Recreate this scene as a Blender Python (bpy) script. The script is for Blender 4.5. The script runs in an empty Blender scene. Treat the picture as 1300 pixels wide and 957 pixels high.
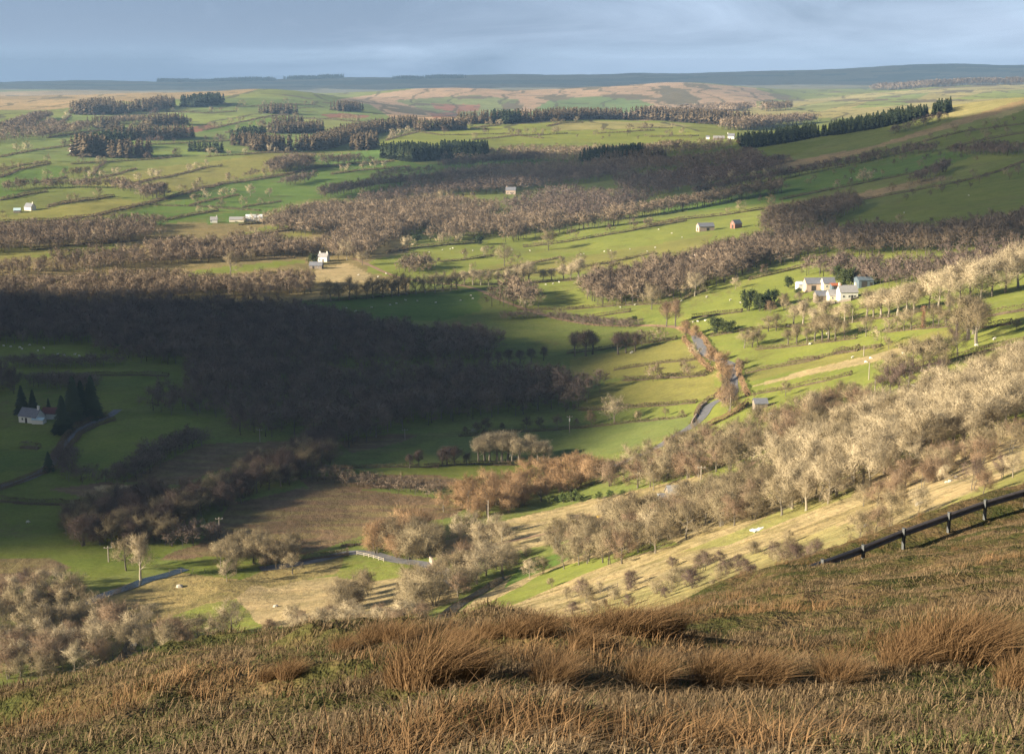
import bpy, math, random
import numpy as np
HAZE = 4.5e-5
C = bpy.context.scene.collection
SC = bpy.context.scene
R = math.radians
F = 1806.0; TH = math.atan(339 / F); cT, sT = math.cos(TH), math.sin(TH)   # lens in photo pixels, camera pitch

# ------------------------------------------------------------------ camera
cam = bpy.data.objects.new('camera', bpy.data.cameras.new('camera')); C.objects.link(cam)
cam.data.sensor_width = 36; cam.data.lens = 36 * F / 1300
cam.data.shift_y = -44.5 / 1300
cam.data.clip_start = 0.3; cam.data.clip_end = 60000
cam.rotation_euler = (R(90) - TH, 0, 0); cam.location = (0, 0, 0)
SC.camera = cam

# ------------------------------------------------------------------ noise helpers
def vnoise(x, y, seed=0):
    xi = np.floor(x).astype(np.int64); yi = np.floor(y).astype(np.int64)
    fx = x - xi; fy = y - yi
    fx = fx * fx * (3 - 2 * fx); fy = fy * fy * (3 - 2 * fy)
    def h(a, b):
        n = (a * 374761393 + b * 668265263 + seed * 974634777) & 0x7fffffff
        n = ((n ^ (n >> 13)) * 1274126177) & 0x7fffffff
        return ((n ^ (n >> 16)) & 0xffff) / 65535.0
    return (h(xi, yi) * (1 - fx) + h(xi + 1, yi) * fx) * (1 - fy) + (h(xi, yi + 1) * (1 - fx) + h(xi + 1, yi + 1) * fx) * fy
def fbm(x, y, seed=0, o=4):
    s = 0; a = 0.5
    for i in range(o):
        s = s + a * (vnoise(x, y, seed + i * 17) - 0.5); x = x * 2.03; y = y * 2.03; a *= 0.5
    return s

# ------------------------------------------------------------------ terrain: valley profiles (distance, photo row) or (distance, height<0)
def tan_of_row(py):
    return -math.tan(math.atan((434 - py) / F) - TH)
PROF = {
 -400: [(2,-1.9),(8,-5.2),(22,-12.5),(40,-23),(100,-60),(200,-108),(270,-127),(310,-131),(345,-132),(385,-132.5),(440,-132),(550,-132),(690,-132),(860,-131),(1130,-128),(1350,-123),(1850,-105),(2700,150),(3600,137),(4500,126),(5500,130),(7000,120),(12000,106),(14500,109)],
 0:    [(2,-1.8),(8,-4.6),(14,-7.0),(22,888),(40,-20.5),(100,-54),(200,-99),(262,-120),(300,-128.5),(345,-131),(385,-132),(440,-132.4),(550,-132),(690,-132),(860,-131),(1130,-128),(1350,-123),(1850,-107),(2700,150),(3600,135),(4500,124),(5500,128),(7000,120),(9000,112),(12000,105),(14500,108)],
 325:  [(2,-1.8),(8,-4.3),(13.5,-6.3),(24,808),(40,-18.5),(100,-49),(200,-92),(280,-116),(340,760),(385,700),(440,-132),(540,-133),(640,-133),(840,-132.5),(1060,-131.5),(1330,-128.5),(1650,-122),(2100,-109),(3000,150),(4000,122),(4600,115),(5400,122),(7500,122),(9500,110),(12000,102),(14500,106)],
 650:  [(2,-1.7),(8,-4.0),(13.5,-6.05),(24,790),(40,-17),(100,-45),(200,-84),(285,-109),(345,-121),(420,-130.5),(475,-133.5),(545,-134),(630,-134),(790,-133.5),(1010,-132),(1320,-129),(1700,-124),(2200,-114),(3200,150),(3800,158),(4600,146),(6000,116),(7500,125),(9500,107),(12000,98),(14500,103)],
 975:  [(2,-1.7),(8,-4.1),(14,-6.3),(27,790),(40,757),(58,737),(76,-31.5),(120,-52),(200,-73),(245,700),(300,640),(360,600),(440,540),(500,500),(580,450),(670,400),(790,350),(1000,300),(1250,260),(1550,220),(1800,190),(2000,168),(2300,174),(2800,163),(3600,146),(4500,136),(5500,126),(6500,118),(8000,114),(10000,102),(12000,92),(14500,99)],
 1300: [(2,-1.6),(8,-4.0),(14,-6.25),(28,757),(45,700),(60,664),(76,641),(84,-27.2),(110,-37.5),(150,-49),(200,-58.5),(230,590),(270,560),(350,500),(425,450),(510,400),(625,350),(780,300),(950,260),(1250,200),(1550,160),(1900,122),(2300,140),(3500,128),(5000,116),(6000,110),(8000,112),(10000,96),(12000,84),(14500,92)],
 1700: [(2,-1.5),(8,-3.9),(14,-6.0),(28,-9.6),(42,-13),(57,-16.5),(62,-18),(100,-28),(150,-38),(200,-45),(230,-49),(350,-60),(510,-66),(780,-62),(1250,-35),(1900,-5),(2300,-30),(3500,-60),(5000,-60),(8000,-40),(12000,90),(14500,30)],
}
def pchip(x, xp, fp):
    xp = np.array(xp, float); fp = np.array(fp, float)
    h = np.diff(xp); d = np.diff(fp) / h
    m = np.zeros_like(fp); m[0] = d[0]; m[-1] = d[-1]
    for i in range(1, len(fp) - 1):
        if d[i - 1] * d[i] > 0:
            w1 = 2 * h[i] + h[i - 1]; w2 = h[i] + 2 * h[i - 1]
            m[i] = (w1 + w2) / (w1 / d[i - 1] + w2 / d[i])
    k = np.clip(np.searchsorted(xp, x) - 1, 0, len(h) - 1)
    t = (x - xp[k]) / h[k]
    return ((2*t**3-3*t**2+1)*fp[k] + (t**3-2*t**2+t)*h[k]*m[k] + (-2*t**3+3*t**2)*fp[k+1] + (t**3-t**2)*h[k]*m[k+1])

YR = np.unique(np.concatenate([
    np.exp(np.linspace(math.log(2.0), math.log(60), 170)),
    np.exp(np.linspace(math.log(60), math.log(255), 70)),
    132.0 / np.linspace(132.0 / 255, 132.0 / 1500, 400),
    np.exp(np.linspace(math.log(1500), math.log(7500), 230)),
    np.exp(np.linspace(math.log(7500), math.log(14500), 60))]))
AC = np.unique(np.round(np.concatenate([np.linspace(-1.5, -0.46, 40), np.linspace(-0.46, 0.46, 1000), np.linspace(0.46, 1.5, 40)]), 6))
LY = np.log(YR)
pcs = sorted(PROF)
tcol = np.array([pchip(LY, [math.log(p[0]) for p in PROF[c]], [(tan_of_row(p[1]) if p[1] > 0 else -p[1] / p[0]) for p in PROF[c]]) for c in pcs])
acol = np.array([(c - 650) / F for c in pcs])
ac = np.clip(AC, acol[0], acol[-1])
T = np.zeros((len(AC), len(YR)))
for j in range(len(YR)):
    T[:, j] = pchip(ac, acol, tcol[:, j])
# extra hills, as (photo column, distance, half width px, half width in ln distance, rise in photo rows)
for (px, Y, sx, sl, d) in [(545,6000,70,.10,4),(860,6500,110,.12,10),(700,5600,60,.08,-3),(1200,5200,140,.12,3),(160,3700,90,.12,5),(420,3300,70,.1,-4),
                           (40,5200,90,.1,3),(330,4500,70,.08,3),(1000,5600,60,.1,-5),(640,4300,60,.06,-6),
                           (620,12000,70,.12,2),(1130,12000,160,.12,3),(840,12000,70,.1,2),(110,12000,60,.1,1.5),(250,12000,60,.1,-1.5),
                           (150,580,90,.14,10),(170,345,60,.07,-2),(270,350,40,.05,4),(60,700,80,.07,3),(200,1500,90,.07,8),(110,1330,70,.05,5),
                           (320,1900,90,.08,7),(560,2300,100,.08,4),(800,2600,100,.08,3),(800,1150,90,.07,6),(1110,66,70,.14,-8),(1005,53,42,.15,14),(660,800,50,.07,3)]:
    g = np.exp(-((AC - (px - 650) / F) * F / sx) ** 2)[:, None] * np.exp(-((LY - math.log(Y)) / sl) ** 2)[None, :]
    T += -d / F * g
X2 = AC[:, None] * YR[None, :]; Y2 = np.repeat(YR[None, :], len(AC), 0)
def smooth(a, b, x):
    t = np.clip((x - a) / (b - a), 0, 1); return t * t * (3 - 2 * t)
Z2 = -T * Y2
Z2 += fbm(X2 / 140, Y2 / 140, 3) * 5.0 * smooth(400, 1200, Y2) + fbm(X2 / 700, Y2 / 700, 5) * 45 * smooth(2500, 5200, Y2)
Z2 += fbm(X2 / 30, Y2 / 30, 7) * 1.3 * smooth(120, 300, Y2) + fbm(X2 / 4.5, Y2 / 3.2, 9) * 0.8 * smooth(3, 9, Y2) * (1 - smooth(90, 200, Y2)) * (1 - .6 * smooth(22, 42, Y2))
rg_ = 1 - np.abs(2 * vnoise(X2 / 3.4 + fbm(X2 / 5, Y2 / 5, 23) * 2, Y2 / 2.2, 21) - 1)
Z2 += (rg_ - .5) * .42 * smooth(10, 18, Y2) * (1 - smooth(75, 110, Y2))
# the hillside road runs on a level bench; RAILP follows its outer edge
RAILP = []
for px_, py_, y_ in [(1010,748,58),(1040,737,60),(1091.8,718,62.2),(1143.5,696,64.2),(1201,675,66),(1247,658.5,67.4),(1299,643,68.8),(1350,627,70.2),(1400,611,71.6)]:
    k_ = (434 - py_) / F; RAILP.append((y_ * ((px_ - 650) / F) / (cT + k_ * sT), y_, y_ * (-sT + k_ * cT) / (cT + k_ * sT)))
RAILP = np.array(RAILP)
Z2 += fbm(X2 / 1.1, Y2 / 1.1, 19, 2) * 0.22 * smooth(2, 6, Y2) * (1 - smooth(40, 90, Y2))
m_ = (Y2 > 40) & (Y2 < 95) & (X2 > 6) & (X2 < 40); k_ = np.nonzero(m_); bx_, by_ = X2[k_], Y2[k_]; bd_ = np.full(bx_.shape, 1e9); bz_ = np.zeros(bx_.shape)
for i in range(len(RAILP) - 1):
    a_ = RAILP[i]; v_ = RAILP[i + 1] - a_; t_ = np.clip(((bx_ - a_[0]) * v_[0] + (by_ - a_[1]) * v_[1]) / (v_[0] ** 2 + v_[1] ** 2), 0, 1)
    d_ = np.hypot(bx_ - a_[0] - t_ * v_[0], by_ - a_[1] - t_ * v_[1]); n_ = d_ < bd_; bd_ = np.where(n_, d_, bd_); bz_ = np.where(n_, a_[2] + t_ * v_[2], bz_)
w_ = 1 - smooth(1.6, 6.5, bd_); Z2[k_] = Z2[k_] * (1 - w_) + bz_ * w_
def H(x, y):
    x = np.asarray(x, float); y = np.maximum(np.asarray(y, float), 2.001)
    a = x / y
    i = np.clip(np.searchsorted(AC, a) - 1, 0, len(AC) - 2); j = np.clip(np.searchsorted(YR, y) - 1, 0, len(YR) - 2)
    u = np.clip((a - AC[i]) / (AC[i + 1] - AC[i]), 0, 1); v = np.clip((y - YR[j]) / (YR[j + 1] - YR[j]), 0, 1)
    return (Z2[i, j] * (1 - u) + Z2[i + 1, j] * u) * (1 - v) + (Z2[i, j + 1] * (1 - u) + Z2[i + 1, j + 1] * u) * v
def row_col(x, y, z):
    f = y * cT - z * sT; u = y * sT + z * cT
    return 650 + F * x / f, 434 - F * u / f
YS = np.exp(np.linspace(math.log(3), math.log(14400), 5000))
def hit(px, py, ymin=3.0, ymax=14400):
    """ground point seen at a photo pixel"""
    dx = (px - 650) / F; k = (434 - py) / F
    dy = cT + k * sT; dz = -sT + k * cT
    ys = YS[(YS >= ymin) & (YS <= ymax)]
    g = H(ys * dx / dy, ys) - ys * dz / dy
    w = np.nonzero(g >= 0)[0]
    if not len(w) or w[0] == 0:
        q = ys[np.argmin(-g)] if not len(w) else ys[0]
    else:
        i = w[0]; q = ys[i - 1] + (ys[i] - ys[i - 1]) * (-g[i - 1]) / (g[i] - g[i - 1] + 1e-9)
    x = q * dx / dy
    return np.array([x, q, float(H(x, q))])
def vhit(px, py): return hit(px, py, 150)
def hits(pts, ymin=150): return np.array([hit(a, b, ymin) for a, b in pts])

# ------------------------------------------------------------------ tags and meshes
def tag(o, label=None, cat=None, group=None, kind=None):
    if label: o['label'] = label
    if cat: o['category'] = cat
    if group: o['group'] = group
    if kind: o['kind'] = kind
    return o
def empty(name, loc, rz=0):
    o = bpy.data.objects.new(name, None); C.objects.link(o); o.location = loc; o.rotation_euler = (0, 0, rz)
    o.empty_display_size = 0.5
    return o
def mesh_np(name, V, Fc, mats, midx=None, attr=None, smooth_=False, nrm=None):
    V = np.asarray(V, np.float32); Fc = np.asarray(Fc, np.int32); n = Fc.shape[1]
    me = bpy.data.meshes.new(name)
    me.vertices.add(len(V)); me.vertices.foreach_set('co', V.ravel())
    me.loops.add(Fc.size); me.loops.foreach_set('vertex_index', Fc.ravel())
    me.polygons.add(len(Fc)); me.polygons.foreach_set('loop_start', np.arange(0, Fc.size, n, dtype=np.int32))
    for m in mats: me.materials.append(m)
    if midx is not None: me.polygons.foreach_set('material_index', np.asarray(midx, np.int32))
    me.polygons.foreach_set('use_smooth', np.full(len(Fc), smooth_, bool))
    for k, a in (attr or {}).items():
        a = np.asarray(a, np.float32)
        if a.ndim == 1:
            me.attributes.new(k, 'FLOAT', 'POINT').data.foreach_set('value', a)
        else:
            me.attributes.new(k, 'FLOAT_VECTOR', 'POINT').data.foreach_set('vector', a.ravel())
    me.update(calc_edges=True)
    if nrm is not None:
        me.polygons.foreach_set('use_smooth', np.full(len(Fc), True, bool)); me.normals_split_custom_set_from_vertices(nrm.tolist())
    return me
def link(name, me, parent=None, loc=None):
    o = bpy.data.objects.new(name, me); C.objects.link(o)
    if parent: o.parent = parent
    if loc is not None: o.location = loc
    return o
class MB:
    """collects quads and triangles for one mesh"""
    def __init__(s): s.v = []; s.f = []
    def add(s, vs, fs):
        b = len(s.v); s.v += [tuple(p) for p in vs]; s.f += [tuple(i + b for i in f) for f in fs]
    def box(s, x0, y0, z0, x1, y1, z1):
        s.add([(x0,y0,z0),(x1,y0,z0),(x1,y1,z0),(x0,y1,z0),(x0,y0,z1),(x1,y0,z1),(x1,y1,z1),(x0,y1,z1)],
              [(3,2,1,0),(4,5,6,7),(0,1,5,4),(1,2,6,5),(2,3,7,6),(3,0,4,7)])
    def prism(s, prof, x0, x1):
        n = len(prof)
        s.add([(x0, y, z) for y, z in prof] + [(x1, y, z) for y, z in prof],
              [tuple(range(n)), tuple(range(2 * n - 1, n - 1, -1))] + [(i, i + n, (i + 1) % n + n, (i + 1) % n) for i in range(n)])
    def tube(s, pts, rs, k=6):
        pts = np.asarray(pts, float); b = len(s.v)
        for i, p in enumerate(pts):
            d = pts[min(i + 1, len(pts) - 1)] - pts[max(i - 1, 0)]; d = d / (np.linalg.norm(d) + 1e-9)
            u = np.cross(d, (0, 0, 1) if abs(d[2]) < .9 else (1, 0, 0)); u /= np.linalg.norm(u); w = np.cross(d, u)
            for q in range(k):
                t = 2 * math.pi * q / k; s.v.append(tuple(p + rs[i] * (math.cos(t) * u + math.sin(t) * w)))
        for i in range(len(pts) - 1):
            for q in range(k):
                s.f.append((b + i * k + q, b + i * k + (q + 1) % k, b + (i + 1) * k + (q + 1) % k, b + (i + 1) * k + q))
        s.f.append(tuple(b + q for q in range(k))[::-1]); s.f.append(tuple(b + (len(pts) - 1) * k + q for q in range(k)))
    def build(s, name, mat, parent=None, loc=None, bevel=0):
        me = bpy.data.meshes.new(name); me.from_pydata(s.v, [], s.f); me.materials.append(mat); me.update()
        o = link(name, me, parent, loc)
        if bevel:
            m = o.modifiers.new('bevel', 'BEVEL'); m.width = bevel; m.segments = 2; m.limit_method = 'ANGLE'
        return o

# ------------------------------------------------------------------ materials
def new_mat(name):
    m = bpy.data.materials.new(name); m.use_nodes = True
    nt = m.node_tree; b = nt.nodes['Principled BSDF']; b.inputs['Roughness'].default_value = 0.9
    b.inputs['Specular IOR Level'].default_value = 0.15
    return m, nt, b
def nd(nt, t, **kw):
    n = nt.nodes.new(t)
    for k, v in kw.items():
        if k in n.inputs: n.inputs[k].default_value = v
        else: setattr(n, k, v)
    return n
def mat(name, col, rough=0.85, var=0.25, scale=1.2, spec=0.2, metal=0):
    """worn material: two tones of one colour broken up by noise in object space"""
    m, nt, b = new_mat(name)
    tc = nd(nt, 'ShaderNodeTexCoord'); no = nd(nt, 'ShaderNodeTexNoise', Scale=scale, Detail=6.0, Roughness=0.65)
    nt.links.new(tc.outputs['Object'], no.inputs['Vector'])
    r = nd(nt, 'ShaderNodeValToRGB')
    r.color_ramp.elements[0].position = .3; r.color_ramp.elements[1].position = .72
    r.color_ramp.elements[0].color = (*[c * (1 - var) for c in col], 1); r.color_ramp.elements[1].color = (*[min(c * (1 + var), .95) for c in col], 1)
    nt.links.new(no.outputs['Fac'], r.inputs['Fac']); nt.links.new(r.outputs['Color'], b.inputs['Base Color'])
    b.inputs['Roughness'].default_value = rough; b.inputs['Specular IOR Level'].default_value = spec; b.inputs['Metallic'].default_value = metal
    return m
def plant_mat(name, c0, c1, merged, trans=0.0):
    """bark, twigs or leaves: each plant picks its own tone between c0 and c1"""
    m, nt, b = new_mat(name)
    mx = nd(nt, 'ShaderNodeMix', data_type='RGBA')
    mx.inputs[6].default_value = (*c0, 1); mx.inputs[7].default_value = (*c1, 1)
    if merged:
        s = nd(nt, 'ShaderNodeAttribute', attribute_name='tint'); nt.links.new(s.outputs['Fac'], mx.inputs[0])
    else:
        s = nd(nt, 'ShaderNodeObjectInfo'); nt.links.new(s.outputs['Random'], mx.inputs[0])
    nt.links.new(mx.outputs[2], b.inputs['Base Color'])
    return m
# ------------------------------------------------------------------ land cover: what each field grows
PAS = (.14, .172, .042); BRI = (.10, .16, .034); OLI = (.205, .198, .058); YEL = (.185, .212, .048); STR = (.40, .31, .17); TAN = (.31, .225, .125)
BRK = (.17, .115, .072); PLO = (.22, .105, .075); DKG = (.13, .16, .032); WFL = (.085, .062, .040); PNK = (.36, .25, .175); RGH = (.27, .215, .095); MOS = (.13, .15, .045)
# (colour, roughness of the growth, outline in photo pixels)
FIELDS = [
 (TAN, .6, [(-80,119),(120,114),(330,113),(300,121),(215,128),(120,134),(60,140),(-80,140)]),
 (PNK, .5, [(420,128),(560,108),(860,104),(960,112),(960,150),(640,158),(480,150)]),
 ((.15,.18,.075), .2, [(500,128),(600,121),(660,127),(645,148),(560,150),(540,140)]),
 (PLO, .2, [(546,132),(610,133),(607,141),(575,142),(552,138)]),
 (PLO, .2, [(545,144),(585,142),(580,149),(550,150)]),
 ((.13,.19,.07), .2, [(660,150),(700,126),(790,121),(830,133),(800,143),(700,152)]),
 (PNK, .6, [(800,118),(880,108),(960,114),(1000,124),(940,132),(830,130)]),
 ((.30,.27,.12), .4, [(930,140),(1010,128),(1110,118),(1300,106),(1420,106),(1420,150),(1200,150),(1000,150),(930,160)]),
 ((.19,.235,.08), .2, [(1080,138),(1120,122),(1180,118),(1150,134)]), ((.2,.24,.07), .2, [(1200,128),(1260,116),(1340,112),(1300,124)]), ((.2,.22,.09), .2, [(985,140),(1060,128),(1090,130),(1040,142)]),
 # western hill
 ((.14,.185,.06), .2, [(60,150),(180,128),(300,124),(400,123),(470,133),(500,152),(470,172),(300,195),(100,205),(0,200),(0,160)]),
 ((.19,.21,.08), .2, [(130,128),(215,131),(250,140),(180,152),(120,150)]), ((.17,.21,.06), .2, [(200,150),(300,140),(370,148),(330,158),(230,162)]), (BRI, .1, [(268,164),(330,152),(360,148),(362,152),(300,164),(250,170)]),
 ((.12,.17,.055), .2, [(290,128),(365,127),(372,135),(310,138)]), ((.19,.215,.075), .2, [(375,150),(450,155),(460,166),(400,168)]), ((.15,.2,.05), .2, [(160,180),(250,178),(300,190),(250,196),(190,200)]),
 (PLO, .2, [(213,168),(240,162),(262,159),(277,160),(256,167),(240,169)]), (PLO, .2, [(405,146),(432,144),(470,147),(464,150),(420,150)]),
 (OLI, .2, [(92,234),(160,239),(217,246),(260,238),(330,221),(402,202),(425,197),(395,192),(330,196),(262,206),(200,212),(130,226)]),
 (OLI, .2, [(-60,281),(0,279),(65,282),(130,277),(188,260),(144,250),(84,260),(40,268),(0,272)]),
 (BRI, .1, [(0,225),(25,217),(60,211),(88,211),(84,224),(44,232),(10,241),(-60,245),(-60,228)]), (BRI, .1, [(-60,243),(30,240),(28,250),(-60,256)]),
 (MOS, .2, [(0,262),(50,248),(120,243),(140,250),(80,260),(10,275)]),
 (BRI, .1, [(240,248),(282,234),(365,223),(449,210),(520,204),(540,212),(470,226),(438,234),(407,249),(357,262),(330,271),(240,266)]),
 (BRI, .1, [(104,282),(188,264),(240,252),(260,250),(262,279),(209,285),(150,288)]), (BRI, .1, [(260,272),(330,268),(335,278),(262,285)]),
 (OLI, .3, [(300,318),(318,305),(395,289),(402,294),(385,306),(345,313)]), (YEL, .2, [(300,298),(330,290),(390,277),(392,282),(340,295),(300,305)]),
 # sunlit crest fields
 (YEL, .2, [(480,182),(520,170),(600,164),(700,154),(760,151),(880,156),(940,164),(935,172),(880,180),(760,182),(640,182),(560,184),(490,194)]),
 ((.26,.24,.10), .2, [(700,158),(760,154),(860,157),(880,160),(800,164),(700,166)]), ((.12,.2,.05), .1, [(380,200),(480,190),(520,196),(470,208),(420,210)]),
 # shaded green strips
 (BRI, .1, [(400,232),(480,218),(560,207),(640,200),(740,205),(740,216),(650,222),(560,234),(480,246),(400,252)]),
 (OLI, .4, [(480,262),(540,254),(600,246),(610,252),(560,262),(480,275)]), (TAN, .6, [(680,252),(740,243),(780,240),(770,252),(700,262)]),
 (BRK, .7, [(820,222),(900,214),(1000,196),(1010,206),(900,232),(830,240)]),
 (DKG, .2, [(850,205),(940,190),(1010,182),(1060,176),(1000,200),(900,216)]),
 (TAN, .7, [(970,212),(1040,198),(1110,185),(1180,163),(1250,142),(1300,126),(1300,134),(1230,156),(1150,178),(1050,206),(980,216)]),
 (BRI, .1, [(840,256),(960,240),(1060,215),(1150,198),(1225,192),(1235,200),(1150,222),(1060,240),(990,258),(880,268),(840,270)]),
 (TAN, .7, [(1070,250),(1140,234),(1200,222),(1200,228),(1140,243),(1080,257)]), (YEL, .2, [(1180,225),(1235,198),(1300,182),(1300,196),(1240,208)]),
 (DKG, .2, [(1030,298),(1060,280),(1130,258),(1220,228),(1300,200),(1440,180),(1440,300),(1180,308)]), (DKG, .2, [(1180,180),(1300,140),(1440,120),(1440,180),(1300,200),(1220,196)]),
 # middle valley
 (OLI, .4, [(-60,318),(60,312),(150,308),(160,318),(60,326),(-60,332)]), (YEL, .2, [(40,325),(120,318),(152,311),(155,317),(100,325),(50,329)]),
 (YEL, .2, [(20,360),(80,352),(135,349),(135,352),(60,362),(20,364)]), (YEL, .1, [(225,346),(300,337),(385,329),(388,334),(300,346),(225,352)]), (STR, .5, [(280,362),(340,356),(390,354),(390,360),(300,368)]),
 (YEL, .15, [(465,345),(470,330),(560,313),(640,303),(700,297),(800,282),(960,262),(1010,265),(985,290),(900,320),(780,342),(700,352),(560,356),(500,352)]),
 (OLI, .15, [(560,352),(640,334),(760,322),(860,305),(905,298),(890,318),(780,340),(680,352)]),
 (STR, .4, [(398,356),(402,342),(425,338),(440,333),(465,346),(482,356),(440,362)]), (BRI, .1, [(376,400),(380,382),(470,374),(608,368),(610,395),(560,408),(460,404)]),
 (YEL, .15, [(655,372),(660,362),(742,352),(748,372),(760,392),(700,400),(660,392)]), (MOS, .1, [(600,402),(640,394),(700,398),(650,410)]),
 (YEL, .1, [(720,398),(800,394),(870,382),(945,362),(1060,325),(1080,330),(1020,362),(960,394),(860,408),(760,404)]),
 (OLI, .2, [(935,476),(960,468),(1050,452),(1150,430),(1250,404),(1258,410),(1180,436),(1090,456),(1000,472),(950,484)]), (STR, .5, [(1090,452),(1180,432),(1190,436),(1110,458),(980,486),(950,490)]),
 (OLI, .15, [(720,456),(800,444),(868,431),(905,470),(908,478),(780,480),(730,476)]), (OLI, .2, [(735,520),(770,486),(905,478),(912,504),(800,516),(740,522)]),
 ((.13,.16,.05), .1, [(560,556),(640,548),(760,538),(880,528),(890,536),(860,552),(790,572),(740,580),(600,586),(520,586)]), (DKG, .3, [(480,600),(560,590),(700,584),(760,582),(700,592),(600,612),(500,612)]),
 (MOS, .4, [(410,575),(500,552),(600,545),(780,536),(740,542),(560,556),(440,590)]), (BRK, .8, [(430,560),(500,550),(530,552),(510,560),(450,574)]),
 (BRK, .9, [(150,612),(200,590),(262,562),(370,560),(372,572),(300,590),(230,615)]),
 (BRK, .9, [(250,690),(290,640),(380,618),(470,622),(560,634),(600,640),(580,655),(500,668),(400,700),(330,715),(190,712)]), (BRK, .8, [(380,606),(560,602),(600,612),(560,620),(390,620)]),
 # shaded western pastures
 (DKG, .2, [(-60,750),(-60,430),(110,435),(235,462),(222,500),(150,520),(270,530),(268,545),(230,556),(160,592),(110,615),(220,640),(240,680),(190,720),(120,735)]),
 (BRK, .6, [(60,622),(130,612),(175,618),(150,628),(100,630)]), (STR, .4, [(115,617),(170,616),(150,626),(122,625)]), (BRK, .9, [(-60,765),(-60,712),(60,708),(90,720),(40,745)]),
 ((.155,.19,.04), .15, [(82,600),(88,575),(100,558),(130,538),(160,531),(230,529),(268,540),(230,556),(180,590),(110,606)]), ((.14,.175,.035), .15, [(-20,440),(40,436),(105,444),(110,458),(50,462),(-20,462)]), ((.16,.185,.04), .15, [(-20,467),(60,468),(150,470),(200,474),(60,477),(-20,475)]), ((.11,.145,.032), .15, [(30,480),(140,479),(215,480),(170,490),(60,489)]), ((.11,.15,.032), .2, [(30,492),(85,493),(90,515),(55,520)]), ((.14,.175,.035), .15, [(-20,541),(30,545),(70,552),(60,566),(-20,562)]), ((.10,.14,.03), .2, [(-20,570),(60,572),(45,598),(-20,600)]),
 # near valley floor
 (RGH, .9, [(105,768),(140,748),(215,727),(330,735),(365,756),(330,772),(240,790),(180,800),(120,790)]), (YEL, .5, [(188,802),(220,782),(260,768),(325,757),(365,758),(350,790),(250,808)]),
 (DKG, .4, [(190,720),(260,708),(330,705),(310,735),(215,728)]),
 (STR, .6, [(315,742),(400,735),(470,728),(560,715),(580,760),(500,790),(400,800),(330,790),(300,760)]), (YEL, .5, [(425,714),(480,703),(540,710),(530,730),(480,738),(435,735)]), (RGH, .9, [(300,735),(360,715),(440,705),(430,728),(340,745)]),
 (STR, .8, [(530,705),(560,680),(640,662),(740,638),(850,612),(900,600),(850,640),(800,665),(700,690),(600,712)]), ((.22,.235,.075), .4, [(545,682),(600,668),(620,662),(600,676),(550,690)]),
 # the lit slope below the road
 (STR, .9, [(560,800),(600,760),(700,705),(800,680),(900,650),(1000,628),(1100,600),(1180,575),(1300,535),(1440,500),(1440,640),(1200,680),(1050,735),(950,760),(800,800),(640,810)]),
 (YEL, .2, [(575,782),(620,762),(700,722),(760,706),(845,684),(860,690),(800,706),(720,738),(650,766),(590,786)]), (BRI, .2, [(640,745),(720,710),(770,695),(800,680),(740,690),(660,720)]),
 ((.33,.285,.125), .8, [(700,790),(800,750),(900,715),(1000,690),(1060,668),(1120,660),(1060,700),(960,735),(860,765)]), ((.27,.255,.09), .6, [(860,700),(940,670),(1010,640),(1090,620),(1080,632),(1000,658),(920,690)]),
 ((.26,.25,.085), .5, [(1050,715),(1130,670),(1200,640),(1310,590),(1310,640),(1120,700),(1060,730)]), (STR, .8, [(1120,650),(1170,620),(1260,588),(1300,565),(1300,590),(1230,620),(1140,665)]),
 (YEL, .3, [(815,640),(880,618),(920,600),(1000,576),(1050,556),(1060,566),(1010,590),(930,618),(880,632)]), (TAN, .6, [(800,645),(860,628),(935,598),(940,606),(880,632),(820,650)]),
 (TAN, .7, [(1100,530),(1130,506),(1200,488),(1200,496),(1140,520),(1110,545)]),
]
def in_poly(px, py, P):
    c = np.zeros(px.shape, bool); n = len(P)
    for i in range(n):
        x0, y0 = P[i]; x1, y1 = P[(i + 1) % n]
        if y0 == y1: continue
        c ^= ((y0 > py) != (y1 > py)) & (px < (x1 - x0) * (py - y0) / (y1 - y0) + x0)
    return c
PX, PY = row_col(X2, Y2, Z2)
cover = np.zeros(X2.shape + (3,)); grow = np.zeros(X2.shape)
cover[:] = (.15, .178, .048); grow[:] = .2
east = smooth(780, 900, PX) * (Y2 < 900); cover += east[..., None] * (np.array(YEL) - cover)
brown = (PX < 520) & (PY > 283) & (PY < 395); cover[brown] = (.24, .19, .09); grow[brown] = .6
wobx = PX + fbm(X2 / 22, Y2 / 22, 31) * np.clip(9000 / Y2, 2, 20) ; woby = PY + fbm(X2 / 22, Y2 / 22, 33) * np.clip(3000 / Y2, .5, 7)
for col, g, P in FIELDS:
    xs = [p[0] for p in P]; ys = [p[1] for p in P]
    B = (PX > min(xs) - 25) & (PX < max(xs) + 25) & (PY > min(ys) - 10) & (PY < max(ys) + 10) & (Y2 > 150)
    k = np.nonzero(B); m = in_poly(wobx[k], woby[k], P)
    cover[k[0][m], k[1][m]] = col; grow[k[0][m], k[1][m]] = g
gx = X2 / 190 + 1.3 * fbm(X2 / 500, Y2 / 500, 101); gy = Y2 / 330 + X2 / 900 + 1.3 * fbm(X2 / 500, Y2 / 500, 103)
cid = vnoise(np.floor(gx) * 7.31 + .5, np.floor(gy) * 5.17 + .5, 105)[..., None]; edge = np.minimum(np.minimum(gx % 1, 1 - gx % 1) * 190, np.minimum(gy % 1, 1 - gy % 1) * 330)
fz = (smooth(1900, 2600, Y2) * (1 - smooth(6600, 7600, Y2)))[..., None]
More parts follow.
